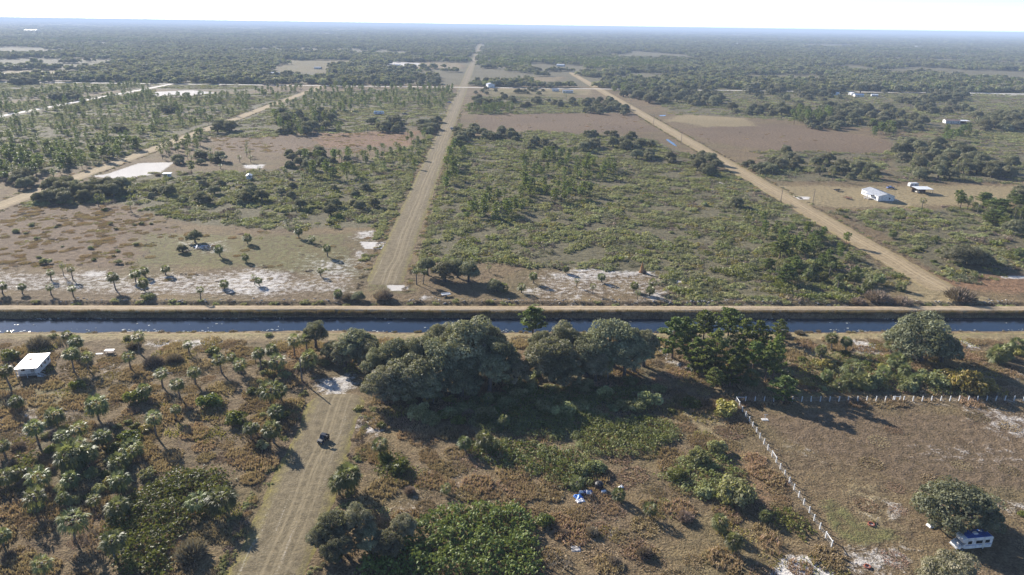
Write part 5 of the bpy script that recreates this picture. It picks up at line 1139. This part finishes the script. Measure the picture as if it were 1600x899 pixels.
def cabin():
    t = thing('white_cabin', 'white raised cabin with a bright flat roof, porch and stairs among palms', 'cabin', (-124.6, 178.0, 0), radians(8))
    hx, hy, b = 2.6, 3.6, 0.75
    GB().prism([(-hy, b), (hy, b), (hy, 3.05), (-hy, 2.75)], 'x', -hx, hx).obj('wall', MAT['white'], t)
    ro = GB().prism([(-hy - 1.1, 2.74), (hy + .25, 3.13), (hy + .25, 3.23), (-hy - 1.1, 2.84)], 'x', -hx - .25, hx + .25).obj('roof', MAT['roofw'], t)
    for i in range(9):
        x = -hx - .2 + i * (2 * hx + .4) / 8
        GB().prism([(-hy - 1.1, 2.843), (hy + .25, 3.233), (hy + .25, 3.27), (-hy - 1.1, 2.88)], 'x', x - .025, x + .025).obj('roof_rib', MAT['roofw'], ro)
    GB().box(-1.2, -.5, 0.2, 1.2, 3.08, 3.2).obj('patched_panel', MAT['rust'], ro)
    GB().box(-hx, hx, -hy - 1.2, -hy - .004, b - .12, b).obj('porch_deck', MAT['greywood'], t)
    for x in (-hx + .1, 0, hx - .1):
        GB().box(x - .06, x + .06, -hy - 1.15, -hy - 1.03, 0, 2.74).obj('porch_post', MAT['white'], t)
    for x in (-hx + .3, hx - .3):
        for y in (-hy + .4, 0, hy - .4): GB().box(x - .15, x + .15, y - .15, y + .15, -0.1, b - .003).obj('pier', MAT['rock'], t)
    ra = GB(); ra.box(-hx, hx, -hy - 1.12, -hy - 1.06, b + .85, b + .93)
    for i in range(16): x = -hx + .2 + i * (2 * hx - .4) / 15; ra.box(x - .02, x + .02, -hy - 1.11, -hy - 1.07, b, b + .85)
    ra.obj('railing', MAT['white'], t)
    so = GB()
    for s in (-.5, .5): so.prism([(0, 0.0), (0, b - .02), (.15, b - .02), (1.6, 0.02), (1.45, 0.0)], 'y', -hy - .6 + s - .04, -hy - .6 + s + .04)
    so = so.obj('stair', MAT['white'], t); so.location = (hx + .01, 0, 0)
    for i in range(4): GB().box(.2 + i * .35, .5 + i * .35, -hy - 1.05, -hy - .15, b - .18 - i * .17, b - .13 - i * .17).obj('tread', MAT['greywood'], so)
    for s in (-.5, .5): GB().tube([(0, -hy - .6 + s, b + .9), (1.5, -hy - .6 + s, .95)], .035, 6).obj('handrail', MAT['white'], so)
    for y in (-1.8, .3, 2.3): window(t, hx, y, 1.55, .9, .9, '+x')
    window(t, -1.3, -hy, 1.5, 1.1, 1.0, '-y'); GB().box(.6, 1.5, -hy - .05, -hy - .003, b + .03, 2.55).obj('door', MAT['greywood'], t)
cabin()
hc = (G(1371.6, 315.6) + G(1396.3, 315)) / 2
h = gable_house('white_house', 'long white single storey house with grey metal roof in straw yard', 'house', (225.6, 394.0, 0), 0.0, 19.0, 9.4, 3.0, 1.2, MAT['white'], MAT['roofg'])
GB().box(-7.6, -4.75, -4.5, .8, .1, .45).obj('porch_deck', MAT['greywood'], h)
GB().prism([(-7.7, 2.55), (-4.9, 2.85), (-4.9, 2.95), (-7.7, 2.65)], 'y', -4.7, 1.0).obj('porch_roof', MAT['roofg'], h)
for y in (-4.4, -1.8, .7): GB().box(-7.55, -7.43, y - .06, y + .06, .45, 2.58).obj('porch_post', MAT['white'], h)
g = GB()
for i in range(4): g.box(-8.6 + i * .25, -8.35 + i * .25, -2.4, -1.0, 0, .1 + i * .09)
g.obj('step', MAT['greywood'], h)
def carport(name, label, px, py, L, Wd, hgt, roof, rz=0.0):
    c = G(px, py); t = thing(name, label, 'carport', (c[0], c[1], 0), rz)
    GB().prism([(-Wd / 2, hgt - .25), (Wd / 2, hgt + .1), (Wd / 2, hgt + .2), (-Wd / 2, hgt - .15)], 'x', -L / 2, L / 2).obj('roof', roof, t)
    for x in np.linspace(-L / 2 + .3, L / 2 - .3, 4):
        for y in (-Wd / 2 + .2, Wd / 2 - .2): GB().box(x - .07, x + .07, y - .07, y + .07, -0.1, hgt - .25 if y < 0 else hgt + .02).obj('post', MAT['wood'], t)
    GB().box(-L / 2 + .5, L / 2 - .5, Wd / 2 - .16, Wd / 2 - .08, 0, hgt - .05).obj('back_wall', MAT['rust'], t)
    return t
carport('carport', 'open carport with a bright white roof behind the white house', 1440, 302, 9.5, 7.0, 3.2, MAT['roofw'])
r_h = np.random.default_rng(8)
FARH = [  # x, y (foot), length m, width m, wall m, turn, wall, roof, label
 (766, 137, 12, 10, 5.2, .3, 'white', 'roofg', 'two storey pale blue-white house beside the cross road', 'house'), (868, 143, 10, 5, 3, 1.45, 'white', 'roofg', 'smaller of two white trailers on the cross road grass', 'trailer home'), (887, 145.5, 15, 6, 3.2, 1.5, 'cream', 'roofg', 'larger of two white trailers on the cross road grass', 'trailer home'),
 (1089, 134, 14, 9, 3.2, .2, 'white', 'roofw', 'white roofed house among trees past the straw road', 'house'), (1304, 149, 11, 7, 3.2, 1.4, 'white', 'roofw', 'small white house alone on the pale cross road', 'house'), (1331, 149, 8, 7, 3, 0.2, 'white', 'roofw', 'white shed beside the blue roofed house', 'shed'),
 (1341, 151.5, 13, 8, 3.4, 1.5, 'cream', 'roofblue', 'house with blue-grey roof on the cross road', 'house'), (1366, 151, 9, 5, 2.6, 1.3, 'white', 'roofw', 'low white trailer past the blue roofed house', 'trailer home'), (1347, 178, 15, 8, 3, 1.4, 'cream', 'roofblue', 'pale blue roof half hidden in the oak woods', 'house'),
 (1486, 193, 14, 9, 3.2, 1.35, 'white', 'roofb', 'brown roofed house at the edge of the oak woods', 'house'), (5, 121, 26, 14, 4.5, 1.5, 'white', 'roofw', 'big white roofed barn by the tan field', 'barn'), (420, 117, 40, 9, 3.5, 1.52, 'cream', 'roofw', 'long white roofed barn in the green yard', 'barn'),
 (455, 117, 14, 8, 3.2, 1.5, 'cream', 'roofw', 'short white shed beside the long barn', 'shed'), (620, 104, 16, 9, 3.5, 1.4, 'cream', 'roofg', 'grey house on the open far field', 'house'), (390, 280, 4, 3, 2.4, .2, 'cream', 'roofg', 'small grey shed by the bare sand strip', 'shed'), (1154, 71, 40, 26, 9, .3, 'white', 'roofw', 'white speck of a big roof in the far woods', 'house'),
 (1086, 68, 36, 26, 8, .3, 'white', 'roofw', 'faint white building near the horizon woods', 'house'), (1435, 75, 36, 24, 8, 1.3, 'white', 'roofw', 'pair member of far white roofs, the wider one', 'house'), (50, 50, 90, 40, 12, 1.4, 'white', 'roofw', 'long pale building almost on the horizon', 'building'), (497, 108, 14, 9, 3.2, 1.5, 'cream', 'roofg', 'grey roofed house behind the green yard', 'house'), (876, 104, 18, 10, 4, 1.2, 'white', 'roofw', 'white roofed house in the dense oak woods', 'house'),
]
for (px, py, L, Wd, wh, rz, wm, rm, lab, cat) in FARH:
    c = G(px, py); gable_house({'trailer home': 'trailer_home'}.get(cat, cat) if cat != 'house' else 'farm_house', lab, cat, (c[0], c[1], 0), rz, L, Wd, wh, wh * .3, MAT[wm], MAT[rm], wins=py > 130, ribs=False)
carport('carport', 'white carport beside the brown roofed house', 1502, 193, 14, 7, 3.0, MAT['roofw'])
def hut(px, py, label):
    c = G(px, py); t = thing('sand_lot_hut', label, 'hut', (c[0], c[1], 0), 0.15)
    GB().box(-2, 2, -1.4, 1.4, 0, 2.3).obj('wall', MAT['cream'], t); GB().prism([(-1.8, 2.303), (1.8, 2.45), (1.8, 2.6), (-1.8, 2.42)], 'x', -2.6, 2.6).obj('roof', MAT['roofw'], t)
    GB().box(-1.4, .2, -1.46, -1.403, .05, 2.05).obj('door_opening', MAT['glass'], t); window(t, 1.2, -1.4, .9, .8, .8, '-y')
hut(262, 277, 'tiny white roofed hut beside the bare sand pad')

# ------------------------------------------------------------------ vehicles
def wheel(parent, x, y, r, w, name='wheel'):
    o = GB().tube([(x, y - w / 2, r), (x, y - w * .42, r), (x, y + w * .42, r), (x, y + w / 2, r)], [r * .86, r, r, r * .86], 14).obj(name, MAT['tyre'], parent)
    GB().tube([(x, y - w / 2 - .015, r), (x, y + w / 2 + .015, r)], r * .5, 10).obj('rim', MAT['steel'], o); return o
def utv():
    t = thing('utility_vehicle', 'black side by side utility vehicle parked on the mown track', 'vehicle', (-37.9, 141.4, 0.12), radians(-115))
    GB().prism([(-1.45, .45), (1.35, .4), (1.5, .7), (1.35, .95), (.6, 1.05), (.5, .7), (-.45, .65), (-.5, .95), (-1.5, .95)], 'y', -.68, .68).obj('body', MAT['darkmetal'], t, .03)
    GB().prism([(.55, 1.06), (1.4, .93), (1.45, .97), (.55, 1.12)], 'y', -.6, .6).obj('bonnet', MAT['blackplastic'], t)
    for s in (-1, 1):
        GB().tube([(.7, s * .66, 1.0), (.15, s * .6, 1.86), (-.6, s * .6, 1.86), (-.75, s * .66, .9)], .035, 6).obj('roll_bar', MAT['blackplastic'], t)
        GB().box(-.4, .05, s * .33 - .25, s * .33 + .25, .66, .82).obj('seat', MAT['blackplastic'], t); GB().prism([(-.4, .825), (-.28, .825), (-.42, 1.4), (-.54, 1.4)], 'y', s * .33 - .24, s * .33 + .24).obj('seat_back', MAT['blackplastic'], t)
        GB().tube([(1.47, s * .48, .8), (1.54, s * .48, .8)], .07, 10).obj('headlight', MAT['lamp'], t)
        for x in (-.95, .98): wheel(t, x, s * .68, .34, .26)
    GB().box(-.68, .24, -.64, .64, 1.885, 1.94).obj('roof', MAT['darkmetal'], t, .02)
    GB().prism([(.66, 1.1), (.69, 1.1), (.2, 1.83), (.17, 1.83)], 'y', -.56, .56).obj('windscreen', MAT['glass'], t)
    b = GB().box(-1.5, -.55, -.62, .62, .953, 1.0)
    for a in ((-1.5, -.55, -.66, -.62), (-1.5, -.55, .62, .66), (-1.54, -1.5, -.66, .66)): b.box(*a, .953, 1.25)
    b.obj('cargo_bed', MAT['blackplastic'], t); GB().tube([(.45, .33, 1.0), (.3, .33, 1.15)], .16, 10).obj('steering_wheel', MAT['blackplastic'], t)
utv()
def motorhome():
    t = thing('motorhome', 'white motorhome with a blue roof under the large round oak', 'motorhome', (91.2, 104.6, 0), radians(6))
    GB().prism([(-3.1, .9), (-2.2, .55), (3.1, .55), (3.15, 2.75), (2.9, 2.95), (-2.5, 2.95), (-3.1, 2.6), (-3.1, 2.05), (-2.35, 1.9), (-2.6, 1.35), (-3.1, 1.2)], 'y', -1.12, 1.12).obj('body', MAT['white'], t, .04)
    GB().prism([(-3.7, .5), (-2.62, .5), (-2.62, 1.36), (-2.75, 1.25), (-3.6, 1.1)], 'y', -.98, .98).obj('cab_bonnet', MAT['white'], t, .03)
    GB().prism([(-2.98, 1.22), (-2.93, 1.22), (-2.55, 1.88), (-2.6, 1.88)], 'y', -.9, .9).obj('windscreen', MAT['glass'], t)
    GB().box(-2.2, 2.8, -1.05, 1.05, 2.953, 3.0).obj('blue_roof_slab', MAT['rvblue'], t); GB().box(-.3, .5, -.3, .3, 3.003, 3.25).obj('roof_vent', MAT['white'], t, .03)  # thin deep blue slab laid over the white roof
    GB().box(1.4, 1.8, .3, .7, 3.003, 3.12).obj('roof_hatch', MAT['white'], t)
    for s in (-1, 1):
        for x, w in ((-1.6, .8), (.3, 1.3), (2.0, .9)):
            window(t, x, s * 1.12, 1.65, w, .65, '+y' if s > 0 else '-y', MAT['blackplastic'])
        GB().box(-2.4, 3.0, s * 1.122 if s > 0 else -1.14, 1.14 if s > 0 else -1.122, 1.3, 1.42).obj('side_stripe', MAT['bluecar'], t)
        for x in (-2.75, 1.5): wheel(t, x, s * .95, .38, .26)
        GB().box(-3.73, -3.69, s * .7 - .13, s * .7 + .13, .8, .98).obj('headlight', MAT['lamp'], t); GB().box(3.13, 3.17, s * .9 - .07, s * .9 + .07, .8, 1.1).obj('tail_lamp', MAT['redtrim'], t)
    d = GB().box(1.05, 1.65, -1.15, -1.123, .65, 2.45).obj('door', MAT['cream'], t); GB().box(1.1, 1.16, -1.19, -1.153, 1.4, 1.5).obj('handle', MAT['steel'], d)
    GB().tube([(-3.82, -1, .55), (-3.82, 1, .55)], .09, 8).obj('bumper', MAT['steel'], t)
motorhome()
def car(name, label, x, y, rz, paint, kind='car', group=None):
    t = thing(name, label, kind, (x, y, 0.03), rz)
    if kind == 'pickup': prof, cab, rear = [(-2.7, .5), (2.6, .5), (2.7, .9), (2.4, 1.08), (1.2, 1.12), (-2.7, 1.12)], [(-.5, 1.123), (1.2, 1.123), (.6, 1.8), (-.35, 1.82)], -2.7
    elif kind == 'van': prof, cab, rear = [(-2.6, .45), (2.5, .45), (2.6, 1.0), (1.9, 1.2), (-2.6, 1.2)], [(-2.55, 1.203), (1.9, 1.203), (1.2, 2.1), (-2.5, 2.15)], -2.6
    else: prof, cab, rear = [(-2.2, .4), (2.2, .4), (2.25, .75), (1.9, .9), (-2.1, .95), (-2.25, .8)], [(-1.7, .953), (1.2, .92), (.5, 1.42), (-1.0, 1.45)], -2.2
    GB().prism(prof, 'y', -.9, .9).obj('body', paint, t, .05); c = GB().prism(cab, 'y', -.8, .8).obj('cabin', MAT['glass'], t)
    zt = max(p[1] for p in cab); xa, xb = cab[3][0], cab[2][0]; GB().box(xa, xb, -.79, .79, zt + .003, zt + .06).obj('roof', paint, c)
    for s in (-1, 1):
        for xx in (-1.5, 1.5): wheel(t, xx, s * .82, .36, .22)
        GB().box(2.19, 2.3, s * .65 - .15, s * .65 + .15, .62, .78).obj('headlight', MAT['lamp'], t); GB().box(rear - .04, rear + .02, s * .75 - .08, s * .75 + .08, .65, .85).obj('tail_lamp', MAT['redtrim'], t)
def at(px, py): g = G(px, py); return float(g[0]), float(g[1])
car('parked_car', 'blue car parked behind the white house', *at(1391, 295), 0.1, MAT['bluecar'])
car('parked_van', 'white van at the edge of the long mown road', *at(708, 203), 0.0, MAT['white'], 'van')
car('pickup_truck', 'dark pickup truck in the straw clearing by the pines', *at(632, 179), 0.1, MAT['darkmetal'], 'pickup')
car('pickup_truck', 'dark blue pickup truck tucked into pines beside the mown road', *at(702, 161), 0.1, MAT['bluecar'], 'pickup')
car('parked_car', 'pale car under the white carport', *at(1432, 301), 1.5, MAT['cream'])
car('pickup_truck', 'white pickup truck past the long barn', *at(480, 117), 0.1, MAT['white'], 'pickup')
def travel_trailer(px, py, rz, label, L=7.0, stripe='bluecar', roof='roofw', s=1.0):
    x, y = at(px, py); t = thing('travel_trailer', label, 'trailer', (x, y, 0), rz); t.scale = (s, s, s); h = L / 2
    GB().prism([(-h, .9), (-h + .4, .5), (h - .3, .5), (h, .9), (h, 2.4), (h - .4, 2.8), (-h + .4, 2.8), (-h, 2.4)], 'y', -1.15, 1.15).obj('body', MAT['white'], t, .04)
    GB().box(-h + .5, h - .5, -1.05, 1.05, 2.803, 2.86).obj('roof', MAT[roof], t)
    for sgn in (-1, 1):
        for xx in (-h * .5, h * .3): window(t, xx, sgn * 1.15, 1.4, 1.0, .7, '+y' if sgn > 0 else '-y', MAT['steel'])
        GB().box(-h + .2, h - .2, min(sgn * 1.153, sgn * 1.17), max(sgn * 1.153, sgn * 1.17), 1.0, 1.15).obj('stripe', MAT[stripe], t)
        for xx in (-.4, .4): wheel(t, xx, sgn * 1.0, .34, .22)
    GB().box(h * .62, h * .62 + .65, -1.18, -1.153, .6, 2.4).obj('door', MAT['cream'], t); GB().tube([(-h, 0, .55), (-h - 1.1, 0, .5)], .06, 6).obj('tow_bar', MAT['darkmetal'], t)
travel_trailer(592, 179, .1, 'blue-white travel trailer in the straw clearing among pines', 9.0, roof='roofblue', s=1.2)
travel_trailer(1426, 293, .15, 'white travel trailer beside the open carport', 6.0)
def flat_cart(px, py, rz, label, L, Wd, top, h=0.7):
    x, y = at(px, py); t = thing('flat_trailer', label, 'trailer', (x, y, float(canal_profile(y))), rz)
    GB().box(-L / 2, L / 2, -Wd / 2, Wd / 2, h, h + .1).obj('deck', top, t, .01)
    for s in (-1, 1): wheel(t, -.2, s * (Wd / 2 - .1), .3, .18); GB().box(-L / 2, L / 2, s * Wd / 2 - .03, s * Wd / 2 + .03, h + .103, h + .35).obj('side_board', top, t)
    GB().tube([(L / 2, 0, h), (L / 2 + 1.2, 0, .4)], .05, 6).obj('tow_bar', MAT['darkmetal'], t); GB().box(-.15, -.25, -Wd / 2, Wd / 2, .28, .36).obj('axle', MAT['darkmetal'], t)
flat_cart(697, 463, .3, 'small white flat trailer in the shade edge of the twin oaks', 3.2, 1.8, MAT['white'])
flat_cart(1309, 299, .2, 'dark green flat trailer in the straw yard', 4.5, 2.2, MAT['darkmetal']); flat_cart(1324, 311, 2.0, 'rusty flat trailer in the straw yard', 4.5, 2.2, MAT['rust'])

# ------------------------------------------------------------------ small things
def pole(px, py, h, label, arm=True, lean=0.0):
    x, y = at(px, py); t = thing('utility_pole', label, 'pole', (x, y, 0), 0.1)
    GB().tube([(0, 0, -.4), (lean * .5, 0, h * .5), (lean, 0, h)], [.19, .16, .12], 8).obj('post', MAT['wood'], t)
    if arm:
        GB().box(-1.1, 1.1, -.17, -.13, h - .6, h - .46).obj('crossarm', MAT['wood'], t)
        for s in (-1, 0, 1): GB().tube([(s * .95, -.15, h - .46), (s * .95, -.15, h - .28)], [.05, .03], 6).obj('insulator', MAT['white'], t)
pole(1219, 319, 9.8, 'wooden utility pole at the white culvert of the straw road', lean=.35); pole(1270, 318, 8.0, 'thin utility pole at the drive of the white house', False)
pole(1064, 226, 10.6, 'utility pole beside the pale ditch water'); pole(1021, 196, 10.5, 'utility pole by the sandy bend of the straw road'); pole(985, 171, 10.5, 'utility pole near the oaks on the straw road')
x, y = at(472, 597); t = thing('dead_palm_trunk', 'bare grey dead palm trunk at the end of the mown track', 'trunk', (x, y, 0))
GB().tube([(0, 0, -.2), (.05, 0, 3), (-.05, .05, 6.2), (-.02, 0, 6.9)], [.24, .2, .17, .1], 9).obj('trunk', MAT['palmbark'], t); GB().tube([(0, 0, 6.0), (.25, .1, 6.5)], [.1, .05], 6).obj('broken_stub', MAT['palmbark'], t)
x, y = at(1195, 656); t = thing('standpipe', 'white standpipe on a small slab inside the paddock', 'standpipe', (x, y, 0))
GB().box(-.8, .8, -.5, .5, -.05, .12).obj('slab', MAT['concrete'], t, .02); GB().tube([(0, 0, .1), (0, 0, 1.5)], .06, 8).obj('pipe', MAT['white'], t); GB().tube([(-.45, 0, 1.45), (.45, 0, 1.45)], .045, 8).obj('cross_pipe', MAT['white'], t)
def fire_ring(px, py, label, r=.75):
    x, y = at(px, py); t = thing('fire_ring', label, 'fire ring', (x, y, 0)); n = 11
    r *= .7; bk = GB().box(-.13, .13, -.08, .08, 0, .14).mesh('brick', MAT['brick'], .012); rr = np.random.default_rng(px)
    for i in range(n):
        a = 2 * pi * i / n
        for k in range(2): link('brick', bk, t, (cos(a + k * .28) * r, sin(a + k * .28) * r, k * .145), a + k * .28 + pi / 2 + rr.normal() * .08)
    GB().tube([(0, 0, -.05), (0, 0, .06)], r * .8, 12).obj('ash_bed', MAT['rock'], t)
fire_ring(1361, 820, 'red brick fire ring beside the slender post', .8); fire_ring(1355, 886, 'red brick fire ring on white sand in the paddock', .7)
x, y = at(1369, 822); t = thing('slender_post', 'slender dark post beside the brick fire ring', 'post', (x, y, 0)); GB().tube([(0, 0, -.2), (0, 0, 1.9)], [.07, .05], 7).obj('shaft', MAT['wood'], t); GB().box(-.1, .1, -.1, .1, 1.9, 2.0).obj('cap', MAT['greywood'], t)
x, y = at(1365, 817); rec_o = thing('shrub', 'tiny yellow bush touching the brick fire ring', 'shrub', (x, y, 0)); link('foliage', SHRUBY[0], rec_o, None, None, .6); link('stem', T_STEM, rec_o, None, None, .6)
x, y = at(1003, 426); t = thing('straw_cone', 'tall tan cone of dead palm straw on the white sand strip', 'straw cone', (x, y, 0))
V, F, va = [], [], []; rr = np.random.default_rng(4)
for i in range(240):
    a = rr.random() * 6.28; z1 = .3 + 4.0 * rr.random() ** .8; q = 1.15 * (1 - z1 / 4.6); d = np.array((cos(a) * q, sin(a) * q, z1)); b0 = d * np.array((1.35, 1.35, 0)) + np.array((0, 0, max(0, z1 - 1.6)))
    w = np.array((-sin(a), cos(a), 0)) * .13; b = len(V); V += [b0 - w, b0 + w, d + w * .4, d - w * .4]; F.append((b, b + 1, b + 2, b + 3)); va += [rr.random()] * 4
m_straw = foliage('golden_straw', (.34, .22, .09), (.60, .43, .20), .2, .8, .1)
link('straw', np_mesh('straw', np.array(V), np.array(F), m_straw, var=np.array(va)), t); GB().tube([(0, 0, -.2), (0, 0, 3.8)], [.5, .1], 8).obj('core', MAT['strawpile'], t)

def crumple(name, mat, parent, loc, sx, sy, sz, seed, rz=0.0):
    """cloth or sack lying in folds"""
    r = np.random.default_rng(seed); n = 13; u = np.linspace(-1, 1, n); X, Y = np.meshgrid(u, u); e = np.clip(1 - np.maximum(np.abs(X), np.abs(Y)) ** 4, 0, 1)
    f = sum(np.sin(X * r.normal() * 3.5 + Y * r.normal() * 3.5 + r.random() * 6) for _ in range(5)) / 5
    Z = np.where(e > 0, sz * e ** .5 * (.55 + .6 * f) + .02, 0.0); Z = np.maximum(Z, .02) * (e > 0)
    jx = r.normal(size=X.shape) * .06; V = np.stack([(X + jx) * sx, (Y + jx.T) * sy, Z], -1).reshape(-1, 3); i = np.arange(n * n).reshape(n, n)
    q = np.stack([i[:-1, :-1], i[:-1, 1:], i[1:, 1:], i[1:, :-1]], -1).reshape(-1, 4)
    return link(name, np_mesh(name, V, q, mat, smooth=False), parent, loc, rz)
def loose(name, label, cat, mat, px, py, sx, sy, sz, seed, rz=0.0):
    x, y = at(px, py); return tag(crumple(name, mat, None, (x, y, 0), sx, sy, sz, seed, rz), label, cat)
loose('tarp', 'crumpled bright blue tarp at the edge of the thicket', 'tarp', MAT['tarp'], 904, 777, .8, .8, .6, 1, .4); loose('tarp', 'second darker blue tarp folded behind the bright one', 'tarp', MAT['rvblue'], 919, 770, 1.0, .7, .5, 2, .1)
loose('plastic_sheet', 'white plastic sheet hanging over the blue tarp front edge', 'sheet', MAT['whitebag'], 907, 783, .9, .5, .4, 3, .3); loose('sack', 'white sack lying on the blue tarps', 'sack', MAT['whitebag'], 920, 771, .6, .6, .9, 4)
loose('sack', 'pale sack half under the blue tarp', 'sack', MAT['whitebag'], 908, 770, .5, .4, .7, 6); loose('plastic_sheet', 'white plastic scrap beside the small pale palm', 'sheet', MAT['whitebag'], 970, 762, .6, .45, .5, 5, .5)
x, y = at(943, 770); t = thing('cool_box', 'white cool box lying apart from the blue tarps', 'box', (x, y, 0), .2); t.scale = (.8, .8, .8); GB().box(-.6, .6, -.35, .35, 0, .5).obj('tub', MAT['white'], t, .04); GB().box(-.62, .62, -.37, .37, .503, .62).obj('lid', MAT['whitebag'], t, .03); GB().tube([(-.66, 0, .4), (-.7, 0, .55), (.7, 0, .55), (.66, 0, .4)], .02, 6).obj('handle', MAT['steel'], t)
x, y = at(936, 763); t = thing('black_tank', 'black plastic tank standing behind the blue tarps', 'tank', (x, y, 0), .3); GB().tube([(0, 0, 0), (0, 0, .1), (0, 0, 1.2), (0, 0, 1.5), (0, 0, 1.6)], [.85, .9, .9, .6, .25], 14).obj('body', MAT['blackplastic'], t); GB().tube([(0, 0, 1.6), (0, 0, 1.7)], .22, 10).obj('cap', MAT['blackplastic'], t)
loose('rubble_patch', 'pale heap of shell rubble in the red-brown grass', 'rubble', MAT['rock'], 900, 858, .9, .8, .2, 9); loose('white_tarp', 'white tarp tent beside the rear of the motorhome', 'tarp', MAT['whitebag'], 1536, 846, .8, .7, 1.8, 11, .4); loose('white_tarp', 'white sheet showing under the oak in front of the motorhome', 'tarp', MAT['whitebag'], 1456, 822, .9, .6, .7, 12, .2)
x, y = at(1503, 866); t = thing('plank_stack', 'short stack of grey planks in front of the motorhome', 'planks', (x, y, 0), -.5)
for i in range(5): GB().box(-1.1, 1.1, -.3 + i * .13, -.19 + i * .13, 0, .12 + .04 * (i % 2)).obj('plank', MAT['greywood'], t)
x, y = at(172, 552); t = thing('work_table', 'white topped work table near the palm pair by the canal', 'table', (x, y, 0), .05)
GB().box(-1.3, 1.3, -.7, .7, .95, 1.03).obj('table_top', MAT['white'], t, .01)
for sx in (-1, 1):
    for sy in (-1, 1): GB().box(sx * 1.15 - .05, sx * 1.15 + .05, sy * .55 - .05, sy * .55 + .05, -.05, .947).obj('leg', MAT['wood'], t)
GB().box(-1.1, 1.1, -.5, .5, .3, .36).obj('shelf', MAT['wood'], t)
x, y = at(155, 553); t = thing('white_board', 'white board lying beside the work table', 'board', (x, y, 0), .1); GB().box(-1.1, 1.1, -.35, .35, .0, .06).obj('panel', MAT['white'], t); GB().box(-1.0, -.9, -.34, .34, .063, .1).obj('batten', MAT['greywood'], t); GB().box(.9, 1.0, -.34, .34, .063, .1).obj('batten', MAT['greywood'], t)
def heap(px, py, n, size, label, mats, seed, name='rubble_heap', cat='heap'):
    x, y = at(px, py); t = thing(name, label, cat, (x, y, 0)); r = np.random.default_rng(seed)
    for i in range(n):
        L, w = size * (.25 + .5 * r.random()), size * (.06 + .12 * r.random()); a = r.random() * 6.28; q = size * .8 * math.sqrt(r.random())
        o = GB().box(-L / 2, L / 2, -w / 2, w / 2, 0, .06 + .1 * r.random()).obj('board', mats[i % len(mats)], t); o.location = (cos(a) * q * 1.4, sin(a) * q, (.1 + .7 * r.random()) * size * .25 * (1 - q / size) + .02)
        o.rotation_euler = (r.normal() * .25, r.normal() * .25, r.random() * 6.28)
heap(318, 388, 34, 4.5, 'heap of grey and white demolition boards on the cleared lot', [MAT['white'], MAT['greywood'], MAT['concrete'], MAT['steel'], MAT['wood']], 1); heap(291, 392, 12, 2.5, 'small dark heap of boards under the grey tree', [MAT['greywood'], MAT['wood'], MAT['rock']], 2)
heap(237, 568, 9, 1.8, 'few white boards dumped in the shade of the leafless bush', [MAT['white'], MAT['greywood']], 3); heap(1392, 318, 8, 2.0, 'stack of pale boards beside the white house', [MAT['cream'], MAT['greywood']], 4); heap(262, 585, 6, 1.2, 'scattered sticks by the leaning palm shadow', [MAT['greywood']], 5)
x, y = at(336, 389); t = thing('tan_crate', 'tan open crate at the end of the rubble heap', 'crate', (x, y, 0), .2)
for a in ((-1.3, 1.3, -1, -.9), (-1.3, 1.3, .9, 1), (-1.3, -1.2, -.9, .9), (1.2, 1.3, -.9, .9)): GB().box(*a, 0, 1.5).obj('side_panel', MAT['strawpile'], t)
GB().box(-1.2, 1.2, -.9, .9, 0, .1).obj('floor_panel', MAT['wood'], t)

# rubble bank along the ditch
def rubble():
    r = np.random.default_rng(6); V, F = [], []
    for i in range(520):
        x = -150 + 340 * r.random()
        y = 228.3 + r.random() * 4.2; s = .15 + .4 * r.random() ** 2
        if -52 < x < -28: continue
        p = rand_dirs(r, 6) * s; p[:, 2] *= .6; b = len(V); o = np.array((x, y, float(canal_profile(y)) + s * .1))
        top = o + np.array((0, 0, s * .55)); ring = [o + np.array((cos(k * 1.257) * s * (0.8 + .5 * r.random()), sin(k * 1.257) * s * (.8 + .5 * r.random()), s * .1 * r.normal())) for k in range(5)]
        V += ring + [top, o - np.array((0, 0, s * .4))]
        for k in range(5): F.append((b + k, b + (k + 1) % 5, b + 5)); F.append((b + (k + 1) % 5, b + k, b + 6))
    tag(link('ditch_rubble', np_mesh('ditch_rubble', np.array(V), np.array(F), MAT['rock'])), 'grey rubble stones strewn along the ditch bank', 'rubble', kind='stuff')
rubble()
# floating pads and foam on the canal; their pale tone also paints sun glitter
def pads():
    r = np.random.default_rng(12); V, F = [], []
    for i in range(1500):
        x = -190 + 380 * r.random() ** 1.6; side = r.random()
        y = (207.4 + r.random() ** 2 * 2.0) if side < .55 else (218.6 - r.random() ** 2 * 1.6) if side < .9 else 207.5 + 11 * r.random()
        c = np.sin(x * .33) + np.sin(x * .11 + y); 
        if c < .3: continue
        s = .12 + .35 * r.random(); b = len(V); tl = r.normal(size=2) * .05
        for k in range(6): V.append((x + cos(k * 1.047) * s, y + sin(k * 1.047) * s * .7, WZ + .012 + abs(.02 * r.normal()) + cos(k * 1.047) * tl[0] + .03))
        F.append(tuple(range(b, b + 6)))
    tag(link('floating_pads', np_mesh('floating_pads', np.array(V), np.array(F), PADS)), 'pale floating pads and foam, partly painted sun glitter, along the canal edges', 'water plants', kind='stuff')
PADS = simple('wet_floating_pads', (.42, .42, .36), .15, var=.15, nscale=.6, spec=.7)
pads()

# ------------------------------------------------------------------ the hazy air
def haze():
    m, nt, out = new_mat('haze_air'); v = nt.nodes.new('ShaderNodeVolumePrincipled')
    v.inputs['Color'].default_value = (0.54, 0.66, 0.84, 1); v.inputs['Density'].default_value = 0.00012; v.inputs['Anisotropy'].default_value = 0.0
    nt.links.new(v.outputs[0], out.inputs['Volume'])
    o = GB().box(-62000, 62000, -4000, 62000, -6.0, 100.0).obj('haze', m)
    tag(o, 'pale blue haze over the far woodland', 'haze', kind='stuff')
if HAZE: haze()
